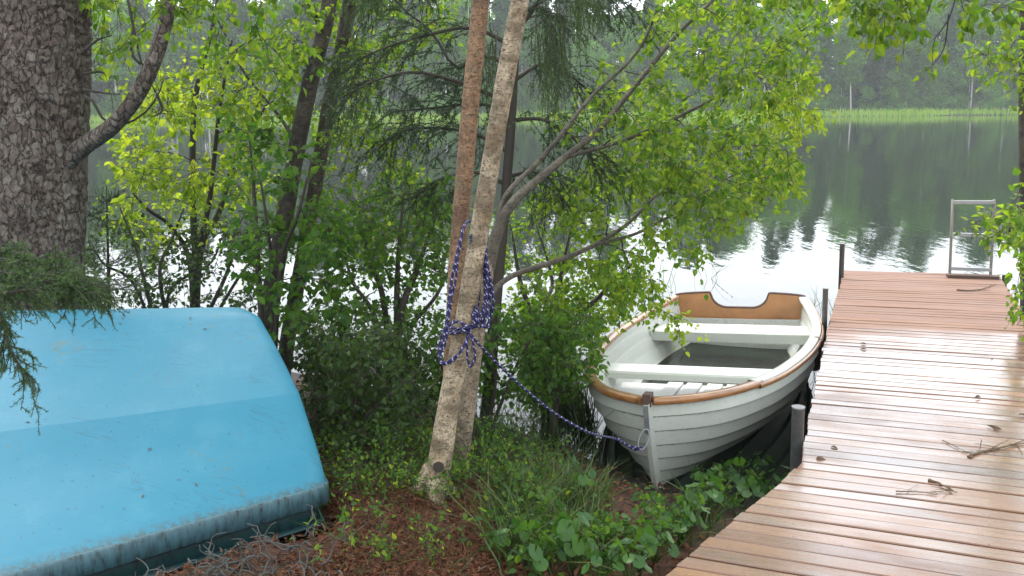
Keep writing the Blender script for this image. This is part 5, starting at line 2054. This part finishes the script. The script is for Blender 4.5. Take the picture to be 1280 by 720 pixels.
stick('fallen_branch', 'straight fallen branch leaning through the bushes left of the roped birch', [(416, 452, .35), (452, 492, .22), (498, 532, .12), (540, 566, .03)], .014, 'twig_grey', None, None, 'branch', 0)
stick('twig', 'forked dark twig lying on the dock, the longest of the twigs there', [(1213, 569), (1232, 563), (1262, 557), (1290, 552)], .006, 'dead', 'deck', 'twigs on the dock', 'twig', 9)
stick('twig', 'short curled twig on the middle of the wet dock boards', [(1160, 600), (1172, 603), (1186, 610), (1196, 616)], .005, 'dead', 'deck', 'twigs on the dock', 'twig', 4)
stick('twig', 'thin straight twig on the dock pointing at the forked one', [(1178, 550), (1190, 556), (1202, 562), (1212, 567)], .0025, 'dead', 'deck', 'twigs on the dock', 'twig', 1)
stick('twig', 'brown twig lying on the dock just before the swim ladder', [(1196, 362), (1212, 363), (1228, 361), (1244, 355)], .008, 'dead', 'deck', 'twigs on the dock', 'twig', 2)
stick('twig', 'slimmest twig, lying just below the short curled twig on the dock', [(1120, 614), (1150, 615), (1172, 618)], .003, 'dead', 'deck', 'twigs on the dock', 'twig', 2)
deb = [(1243, 451, 'small red-brown dead leaf by itself near the dock\'s right edge'), (1037, 558, 'dark curled leaf lying near the dock corner by the short post'), (1250, 537, 'large rolled brown leaf beside the forked twig'), (1217, 572, 'torn dead leaf at the thick end of the forked twig'),
       (1276, 519, 'brown leaf at the dock\'s far right edge'), (1074, 429, 'small dark leaf where the grey boards meet the outer platform'), (1228, 496, 'thin dark leaf lying alone on the shiny boards'), (1084, 437, 'pale crumpled leaf among the shiny boards near the boat\'s stern'), (1020, 572, 'tiny dark leaf on the dock corner above the plants')]
for a, b, lab in deb:
    c = P(a, b, ZD + .006)
    o = MB()
    r_ = np.random.default_rng(a)
    m_ = 2 if 'large' in lab else 1
    d = norm(r_.normal(0, 1, (m_, 3)) * np.array([1, 1, .25]))
    o.leaves(np.repeat(c[None], m_, 0) + r_.normal(0, .006, (m_, 3)) * np.array([1, 1, .2]), d * np.array([1, 1, .3]), norm(r_.normal(0, .5, (m_, 3)) + np.array([0, 0, 1])), (.085 if 'large' in lab else .045), .020, 0, .25)
    tag(put('dead_leaf', o, M['dead']), lab, 'leaf', 'dead leaves on the dock')

# grey lichen-covered twigs heaped beside the blue boat
lp = MB()
c = np.stack([rng.uniform(-1.25, -.62, 60), rng.uniform(2.75, 3.5, 60), np.zeros(60)], 1)
c[:, 2] = ground_z(c[:, 0], c[:, 1])
c2 = np.repeat(c, 3, 0) + rng.normal(0, .02, (180, 3)) * np.array([1, 1, 0]) + np.array([0, 0, 1]) * rng.uniform(0, .07, (180, 1))
d = norm(rng.normal(0, 1, c2.shape))
pp = [c2]
for k in range(6):
    d = norm(d + rng.normal(0, .5, d.shape))
    q = pp[-1] + d * .022
    q[:, 2] = np.maximum(q[:, 2], ground_z(q[:, 0], q[:, 1]) + .003)
    pp.append(q)
lp.tubes(np.stack(pp, 1), np.linspace(.0032, .0016, 7)[None].repeat(len(c2), 0), 5, 0, False)
tag(put('dry_twigs', lp, M['lichen']), kind='stuff')
for a, b, lab in ((306, 706, 'flat tan stone half hidden in the grey twig heap'),):
    c = on_ground(a, b)
    o = MB()
    th, ph = np.meshgrid(np.linspace(0, PI, 14), np.linspace(0, 2 * PI, 24), indexing='ij')
    S_ = np.stack([np.sin(th) * np.cos(ph), np.sin(th) * np.sin(ph), np.cos(th)], -1)
    S_ = S_ * (1 + .6 * fbm(S_ * 1.7, 3, 3))[..., None] * np.array([.05, .035, .02])
    o.grid(S_ + c + np.array([0, 0, .02]), 0, False, True)
    tag(put('stone', o, M['stone']), lab, 'stone')
# ------------------------------------------------------------------ the far shore
def far_spruce(seed, H):
    r = np.random.default_rng(seed)
    t, c = MB(), MB()
    t.tubes([[(0, 0, -.5), (0, 0, H * .4), (.05, 0, H * .98)]], [[H * .011, H * .008, .02]], 7)
    n = 150
    z = H * (.10 + .88 * r.uniform(0, 1, n) ** .8)
    R_ = (1 - z / H) ** .8 * H * .16 * r.uniform(.6, 1.15, n) + .15
    a = r.uniform(0, 2 * PI, n)
    ln = []
    for k in range(5):
        f = k / 4
        ln.append(np.stack([np.cos(a) * R_ * f, np.sin(a) * R_ * f, z - R_ * .35 * f + R_ * .12 * f * f], 1))
    ln = np.stack(ln, 1)
    c.tubes(ln, np.linspace(.04, .015, 5)[None].repeat(n, 0), 3, 0, False)
    m = 42
    t_ = r.uniform(.1, 1, (n, m)) * 4
    i = np.minimum(t_.astype(int), 3)
    f = (t_ - i)[..., None]
    p = (ln[np.arange(n)[:, None], i] * (1 - f) + ln[np.arange(n)[:, None], i + 1] * f).reshape(-1, 3)
    d = norm(np.repeat(np.stack([np.cos(a), np.sin(a), a * 0], 1), m, 0) * .7 + r.normal(0, .5, p.shape) + np.array([0, 0, -.75]))
    c.leaves(p, d, norm(r.normal(0, .6, p.shape) + np.array([0, 0, 1])), r.uniform(.35, .85, len(p)), .2, 1, .3)
    return t, c, ['far_trunk', 'far_spruce']


def far_broad(seed, H, mat, tm, low, wid, L, lean=0.0, n=46, top=.98):
    """pine, birch or bush: bare trunk and rounded open crown"""
    r = np.random.default_rng(seed)
    pl = Plant(seed)
    tr = catmull([(0, 0, -.5), (lean * .3, 0, H * .35), (lean * .7, .1, H * .7), (lean, .1, H * .97)], 12)
    pl.trunk.tubes(tr[None], np.linspace(max(.06, H * .0085), .02, 12)[None], 7)
    for q, rr_ in zip(tr, np.linspace(.12, .03, 12)):
        if q[2] > H * low * .8:
            pl.nodes.append(q)
            pl.rad.append(rr_)
    z = H * (low + (top - low) * r.uniform(0, 1, n))
    f = (z / H - low) / (1 - low)
    R_ = wid * np.sin(np.clip(f * .85 + .12, 0, 1) * PI) ** .7 * r.uniform(.25, 1.1, n)
    a = r.uniform(0, 2 * PI, n)
    tg = np.stack([np.cos(a) * R_ + lean * z / H, np.sin(a) * R_, z], 1)
    tw = pl.twigs(tg, .05, .1, 3, 5, minr=.012)
    p = np.repeat(tg, 75, 0) + r.normal(0, 1, (n * 75, 3)) * np.array([wid * .20, wid * .20, wid * .13])
    d = norm(r.normal(0, .8, p.shape) + np.array([0, 0, -.4]))
    pl.crown.leaves(p, d, norm(r.normal(0, .7, p.shape) + np.array([0, 0, .8])), L * r.uniform(.6, 1.4, len(p)), L * .65, 1, .2)
    return pl.trunk, pl.crown, [tm, mat]


kinds = []
def add_kind(name, label, cat, built):
    t, c, ms = built
    o = thing(name, (0, -50, 0), label, cat, 'trees of the forest across the lake')
    put('trunk', t, M[ms[0]], o, (0, 0, 0))
    put('crown', c, [M['far_trunk'], M[ms[1]]], o, (0, 0, 0))
    kinds.append([o, False])
    return len(kinds) - 1


LB_S = 'tall narrow dark spruce in the forest across the lake'
LB_P = 'tall pine with bare trunk and open grey-green top across the lake'
LB_B = 'pale-stemmed broadleaf birch in the forest across the lake'
LB_U = 'low rounded green bush along the far shore behind the reeds'
K = {'s': [add_kind('spruce_tree', LB_S, 'tree', far_spruce(401 + k, h)) for k, h in enumerate((17, 14.5, 12))],
     'p': [add_kind('pine_tree', LB_P, 'tree', far_broad(411 + k, h, 'far_pine', 'far_pine_trunk', .55, 2.0, .42, lean=.4 * k - .3)) for k, h in enumerate((17.5, 16))],
     'b': [add_kind('birch_tree', LB_B, 'tree', far_broad(421 + k, h, 'far_birch', 'far_birch_trunk', .30, 2.3, .36, lean=.8 * k - .4, n=60)) for k, h in enumerate((14.5, 12))],
     'u': [add_kind('bush', LB_U, 'bush', far_broad(431 + k, h, 'far_birch', 'far_trunk', .05, 2.0, .32, n=40)) for k, h in enumerate((3.2, 4.6))]}
rf = np.random.default_rng(77)


def plant_far(ki, x, y, s, label=None):
    o, used = kinds[ki]
    if used:
        o = copy_tree(o)
    else:
        kinds[ki][1] = True
    o.location = (x, y, gz(x, y))
    o.rotation_euler = (rf.normal(0, .02), rf.normal(0, .02), rf.uniform(0, 6.28))
    o.scale = (s * rf.uniform(.9, 1.1),) * 2 + (s,)
    if label:
        o['label'] = label
    return o


HX = 104
for row, (dy, step) in enumerate(((5, 4.3), (9, 3.9), (14, 4.2), (21, 5.0), (30, 5.6))):
    x = -HX - dy * .3
    while x < HX + dy * .3:
        xx = x + rf.uniform(-1.2, 1.2)
        yy = far_shore(xx) + dy + rf.uniform(-1.5, 1.5)
        u = rf.uniform()
        kd = 's' if u < .34 else ('p' if u < .58 else 'b')
        if row == 0 and kd == 'p':
            kd = 'b' if rf.uniform() < .6 else 's'
        ki = K[kd][rf.integers(len(K[kd]))]
        plant_far(ki, xx, yy, rf.uniform(1.05, 1.62) * (1.0 if row > 0 else .88))
        x += step
x = -HX
while x < HX:
    xx = x + rf.uniform(-1, 1)
    plant_far(K['u'][rf.integers(2)], xx, far_shore(xx) + 2.6 + rf.uniform(-.8, 1.2), rf.uniform(.5, 1.15))
    x += 4.2
for dy, st in ((9, 5.0), (17, 5.5)):
    x = -HX
    while x < HX:
        xx = x + rf.uniform(-1.5, 1.5)
        plant_far(K['u'][1], xx, far_shore(xx) + dy + rf.uniform(-1.5, 1.5), rf.uniform(1.1, 1.9))
        x += st
# three trees one can point to
def far_at(px, dy):
    v = ray(px, 140)
    y = FAR_Y + dy
    return v.x / v.y * y, far_shore(v.x / v.y * y) + dy


for px, s, lab in ((1108, .55, 'thin white birch trunk, left of the two bright ones on the far shore'), (1132, .5, 'thin white birch trunk, right of the two bright ones on the far shore')):
    x, y = far_at(px, 2.2)
    plant_far(K['b'][1], x, y, s, lab)
x, y = far_at(1185, 3.0)
plant_far(K['u'][1], x, y, 1.5, 'largest bright green bush on the far shore, above the swim ladder')

# reed bed along the far shore
rb = MB()
n = 11000
x = rf.uniform(-112, 112, n)
y = far_shore(x) + rf.uniform(-2.2, 2.6, n)
p = np.stack([x, y, np.maximum(ground_z(x, y), 0) - .05], 1)
d = norm(rf.normal(0, .12, p.shape) * np.array([1, 1, 0]) + np.array([0, 0, 1]))
rb.blades(p, d, rf.normal(0, .12, p.shape), rf.uniform(.6, 1.3, n), .16)
tag(put('reed_bed', rb, M['reed']), kind='stuff')

# misty air over the lake
hz = MB()
zt_ = 44
X0, X1, Y0, Y1, Z0, Z1 = -170, 170, -12, 225, -4.0, zt_
hz.add([(X0, Y0, Z0), (X1, Y0, Z0), (X1, Y1, Z0), (X0, Y1, Z0), (X0, Y0, Z1), (X1, Y0, Z1), (X1, Y1, Z1), (X0, Y1, Z1)],
       [(3, 2, 1, 0), (4, 5, 6, 7), (0, 1, 5, 4), (1, 2, 6, 5), (2, 3, 7, 6), (3, 0, 4, 7)], 0, None, False)
g = NG('misty_air')
pv = g.node('ShaderNodeVolumePrincipled')
pv.inputs['Color'].default_value = (.95, .98, 1, 1)
pv.inputs['Density'].default_value = .0006
g.link(pv.outputs[0], g.out.inputs['Volume'])
USE_HAZE = True
if USE_HAZE:
    tag(put('haze', hz, g.m), kind='stuff')
